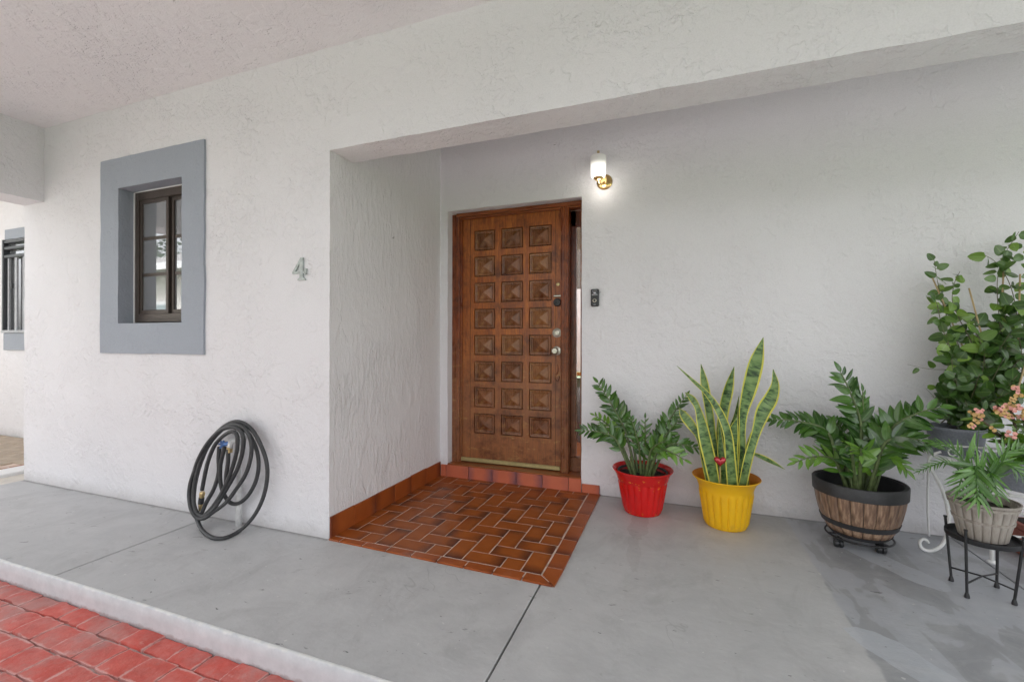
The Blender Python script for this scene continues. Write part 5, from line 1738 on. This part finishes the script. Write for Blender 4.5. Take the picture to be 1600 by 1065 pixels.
FP, FY = [flower_mesh(M['petal_pink']) for _ in range(2)], [flower_mesh(M['petal_yellow']) for _ in range(2)]
fl = []
for (cx, cy, rr, n_, yy, py_) in ((1524, 645, 12, 9, .74, .55), (1521, 661, 7, 3, .73, .1), (1580, 632, 14, 12, .74, .35), (1572, 648, 12, 8, .72, .3), (1597, 645, 12, 8, .76, .25), (1580, 680, 7, 3, .70, 1.0), (1551, 668, 3, 1, .72, .4), (1590, 612, 9, 6, .78, .9), (1620, 640, 20, 10, .76, .5), (1562, 640, 7, 4, .73, .8)):
    for k in range(n_):
        a = random.uniform(0, 6.28); q = math.sqrt(random.random()) * rr
        fl.append((at(cx + q * math.cos(a), cy + q * math.sin(a) * .8, yy + random.uniform(-.03, .03)), random.random() < py_))
bm = bmesh.new()
tops = [at(1524, 650, .75), at(1580, 640, .76), at(1597, 650, .78), at(1580, 685, .74), at(1552, 675, .76), at(1620, 645, .78), at(1560, 690, .72), at(1600, 700, .70)]
stems = []
for tpt in tops:
    b0 = Vector((C2[0] + random.uniform(-.04, .04), C2[1] + random.uniform(-.03, .03), .52))
    P = catmull([b0, b0.lerp(tpt, .5) + Vector((0, 0, .03)), tpt], 6)
    tube(bm, P, .0055, 6)
    stems.append(P)
cs = obj('thorny_stem', bm, M['bark'], ct, smooth=True)
for P in stems:
    for k in range(17):
        p = P[int(random.uniform(.15, .99) * (len(P) - 1))]
        a = random.uniform(0, 6.28)
        d = Vector((math.cos(a), math.sin(a) - .25, random.uniform(-.3, .8)))
        link('leaf', random.choice(TL), cs, mat4=basis(d, Vector((0, -.7, .8)) + rv(.5), p, random.uniform(.050, .085)))
for p, pink in fl:
    nv = Vector((random.uniform(-.5, .2), -1, random.uniform(.1, .9)))
    link('flower', random.choice(FP if pink else FY), cs, mat4=basis(Vector((random.uniform(-1, 1), 0, random.uniform(-1, 1))), nv, p, random.uniform(.014, .019)))

# ------------------------------------------------------------------ black stand and basket pot with a young palm
CP = (3.073, .580)
bs = empty('round_plant_stand', (CP[0], CP[1], 0), 'small round black metal plant stand with four thin legs', 'plant stand')
LEGS = [(3.000, .655), (2.985, .505), (3.160, .655), (3.141, .508)]
bm = bmesh.new()
lathe(bm, [(0.0, .232), (.112, .232), (.120, .235), (.122, .240), (.122, .256), (.116, .257), (.114, .242), (0.0, .241)], (CP[0], CP[1], 0), 48)
obj('tray', bm, M['black_metal'], bs, auto=40)
for (lx_, ly_) in LEGS:
    d = Vector((lx_ - CP[0], ly_ - CP[1], 0)).normalized()
    tp3 = Vector((CP[0], CP[1], 0)) + d * .126
    bm = bmesh.new()
    tube(bm, [(lx_, ly_, .0), (lx_, ly_, .006), (lx_, ly_, .016), (lx_ + 0, ly_ + 0, .022)], [.0095, .0095, .0075, .0055], 10)
    tube(bm, [(lx_, ly_, .02), (tp3.x, tp3.y, .288)], .0052, 10)
    tube(bm, [(tp3.x, tp3.y, .288), (tp3.x, tp3.y, .294)], .0068, 10)
    obj('leg', bm, M['black_metal'], bs, auto=40)
bm = bmesh.new()
for a, b_ in ((0, 3), (1, 2)):
    tube(bm, [(LEGS[a][0], LEGS[a][1], .062), (CP[0], CP[1], .072), (LEGS[b_][0], LEGS[b_][1], .062)], .0036, 8)
obj('cross_brace', bm, M['black_metal'], bs, smooth=True)

pp = empty('potted_plant', (CP[0], CP[1], .245), 'small palm in the grey wood look basket pot on the round black stand', 'potted plant', 'potted plants along the wall')
brad = lambda z_: .078 + (.114 - .078) * (z_ - .244) / .166
bm = bmesh.new()
lathe(bm, [(.072, .244), (.074, .2445), (.108, .405), (.104, .407), (.100, .38), (0.0, .372)], (CP[0], CP[1], 0), 48)
obj('pot', bm, M['basket'], pp, auto=40)
NBS = 20
sv = stave(NBS, [.246, .28, .32, .36, .400], brad, .004, M['basket'], gap=.09)
for k in range(NBS):
    link('stave', sv, pp, mat4=Matrix.Translation((CP[0], CP[1], 0)) @ Matrix.Rotation(2 * math.pi * k / NBS, 4, 'Z'))
for z0, z1 in ((.322, .333), (.386, .396), (.402, .412)):
    hoop(pp, CP, z0, z1, brad, .0035, M['basket'], 48)
soil_disc(pp, CP, .101, .378)
PL = [leaf_mesh(1, .15, M['palm_leaf'], .25, .10, 7, .55, .6), leaf_mesh(1, .13, M['palm_leaf'], .3, .22, 7, .6, .6), leaf_mesh(1, .17, M['palm_leaf'], .2, .0, 7, .55, .5)]
base = Vector((CP[0], CP[1], .38))
fr_ = [  # tip, tip depth, mid, mid depth, pairs, leaflet length, view normal
    ((1528, 782), .38, (1524, 728), .46, 12, .125, (0, -.9, .5)),
    ((1432, 737), .50, (1480, 722), .54, 13, .040, (0, -.6, .8)),
    ((1448, 690), .62, (1490, 700), .60, 12, .055, (0, -.6, .8)),
    ((1602, 745), .48, (1568, 722), .52, 12, .080, (.1, -.6, .8)),
    ((1618, 700), .62, (1570, 708), .60, 12, .080, (.1, -.8, .5)),
    ((1560, 775), .40, (1545, 735), .48, 9, .085, (.1, -.8, .5)),
    ((1496, 770), .42, (1508, 730), .48, 10, .080, (-.1, -.8, .5))]
for (tp_, ty, mp_, my, npair, ll, nv) in fr_:
    tipp = at(tp_[0], tp_[1], ty); mid_ = at(mp_[0], mp_[1], my)
    pinnate(pp, [base, base.lerp(mid_, .6) + Vector((0, 0, .03)), mid_, mid_.lerp(tipp, .5) + Vector((0, 0, .006)), tipp], .0040, npair, ll, nv, PL, start=.42, ang=52, name='frond', smat=M['palm_leaf'], jit=.14)
bm = bmesh.new()
tube(bm, catmull([base, at(1526, 725, .58), at(1530, 668, .58)], 6), lambda t: .004 * (1 - t) + .0008, 6)
obj('spear_leaf', bm, M['palm_leaf'], pp, smooth=True)
link('young_leaf', PL[2], pp, mat4=basis(at(1521, 684, .57) - at(1513, 715, .56), (0.3, -1, 0), at(1513, 718, .56), .13, 1.3))

# terracotta block behind the stand
tb = empty('terracotta_planter', (3.60, 1.08, 0), 'terracotta brick box on the floor under the white stand at the right edge', 'planter')
obj('box', box(B(3.475, 3.80, 1.03, 1.20, 0.0, .135, bev=.006), 3.467, 3.808, 1.022, 1.208, .136, .165, bev=.005), M['terra_box'], tb)
obj('soil', B(3.49, 3.785, 1.045, 1.185, .150, .168), M['soil'], tb)

# ------------------------------------------------------------------ across the drive (seen in the window reflection)
nh = empty('neighbour_house', (-9.5, -9, 0), 'pale single storey house across the driveway behind the viewer', 'house')
NH = -7.0
obj('wall', B(-15.0, -4.0, NH - 5, NH, -0.2, 3.3), M['far_wall'], nh)
bm = bmesh.new()
vs_ = [bm.verts.new(p) for p in ((-15.6, NH + .6, 3.3), (-3.4, NH + .6, 3.3), (-3.4, NH - 5.6, 3.3), (-15.6, NH - 5.6, 3.3), (-12.5, NH - 2.5, 4.7), (-6.5, NH - 2.5, 4.7))]
for f in ((0, 1, 5, 4), (1, 2, 5), (2, 3, 4, 5), (3, 0, 4), (3, 2, 1, 0)): bm.faces.new([vs_[i] for i in f])
obj('roof', bm, M['roof_tile'], nh)
obj('fascia', B(-15.6, -3.4, NH + .6, NH + .66, 3.16, 3.36), M['white_paint'], nh)
for wx in (-13.4, -11.2, -8.0, -5.6):
    wn = obj('window', B(wx - .7, wx + .7, NH + .003, NH + .06, 1.0, 2.3, bev=.01), M['white_paint'], nh)
    for k in (-.35, .35):
        obj('pane', B(wx + k - .28, wx + k + .28, NH + .062, NH + .068, 1.1, 2.2), M['far_window'], wn)


def tree(x, y, h_, r_, label, seed):
    rs = random.Random(seed)
    root = empty('broadleaf_tree', (x, y, -0.2), label, 'tree', 'trees across the drive')
    bm = bmesh.new()
    tube(bm, catmull([(x, y, -.2), (x + .1, y, h_ * .3), (x, y + .1, h_ * .7)], 5), lambda t: .18 * (1 - t) + .05, 10)
    for k in range(6):
        a = rs.uniform(0, 6.28)
        tube(bm, catmull([(x, y, h_ * .35), (x + r_ * .4 * math.cos(a), y + r_ * .4 * math.sin(a), h_ * .6), (x + r_ * .8 * math.cos(a), y + r_ * .8 * math.sin(a), h_ * .78)], 4), lambda t: .07 * (1 - t) + .02, 7)
    obj('trunk', bm, M['bark'], root, smooth=True)
    bm = bmesh.new()
    cl = [(x + rs.gauss(0, r_ * .45), y + rs.gauss(0, r_ * .45), h_ * rs.uniform(.42, .98), r_ * rs.uniform(.28, .5)) for _ in range(22)]
    for c in cl:
        for k in range(130):
            d = Vector((rs.gauss(0, 1), rs.gauss(0, 1), rs.gauss(0, 1))).normalized() * c[3] * rs.uniform(.5, 1.0)
            p = Vector(c[:3]) + d
            a = Vector((rs.gauss(0, 1), rs.gauss(0, 1), rs.gauss(0, .6))).normalized() * .10
            b_ = a.cross(Vector((rs.gauss(0, 1), rs.gauss(0, 1), 1))).normalized() * .06
            bm.faces.new([bm.verts.new(p - a), bm.verts.new(p + b_), bm.verts.new(p + a), bm.verts.new(p - b_)])
    obj('crown', bm, M['tree_leaf'], root)


tree(-17.5, -7.5, 5.0, 2.0, 'bushy green tree beyond the left end of the neighbouring house', 1)
tree(-20.5, -9.5, 6.0, 2.4, 'taller green tree farther left across the drive', 2)
tree(-14.0, -14.0, 7.5, 2.8, 'tall green tree rising behind the neighbouring roof', 3)
tree(-8.0, -15.0, 7.0, 2.8, 'round green tree rising behind the middle of the neighbouring roof', 4)

print('vine leaves', nleaf)
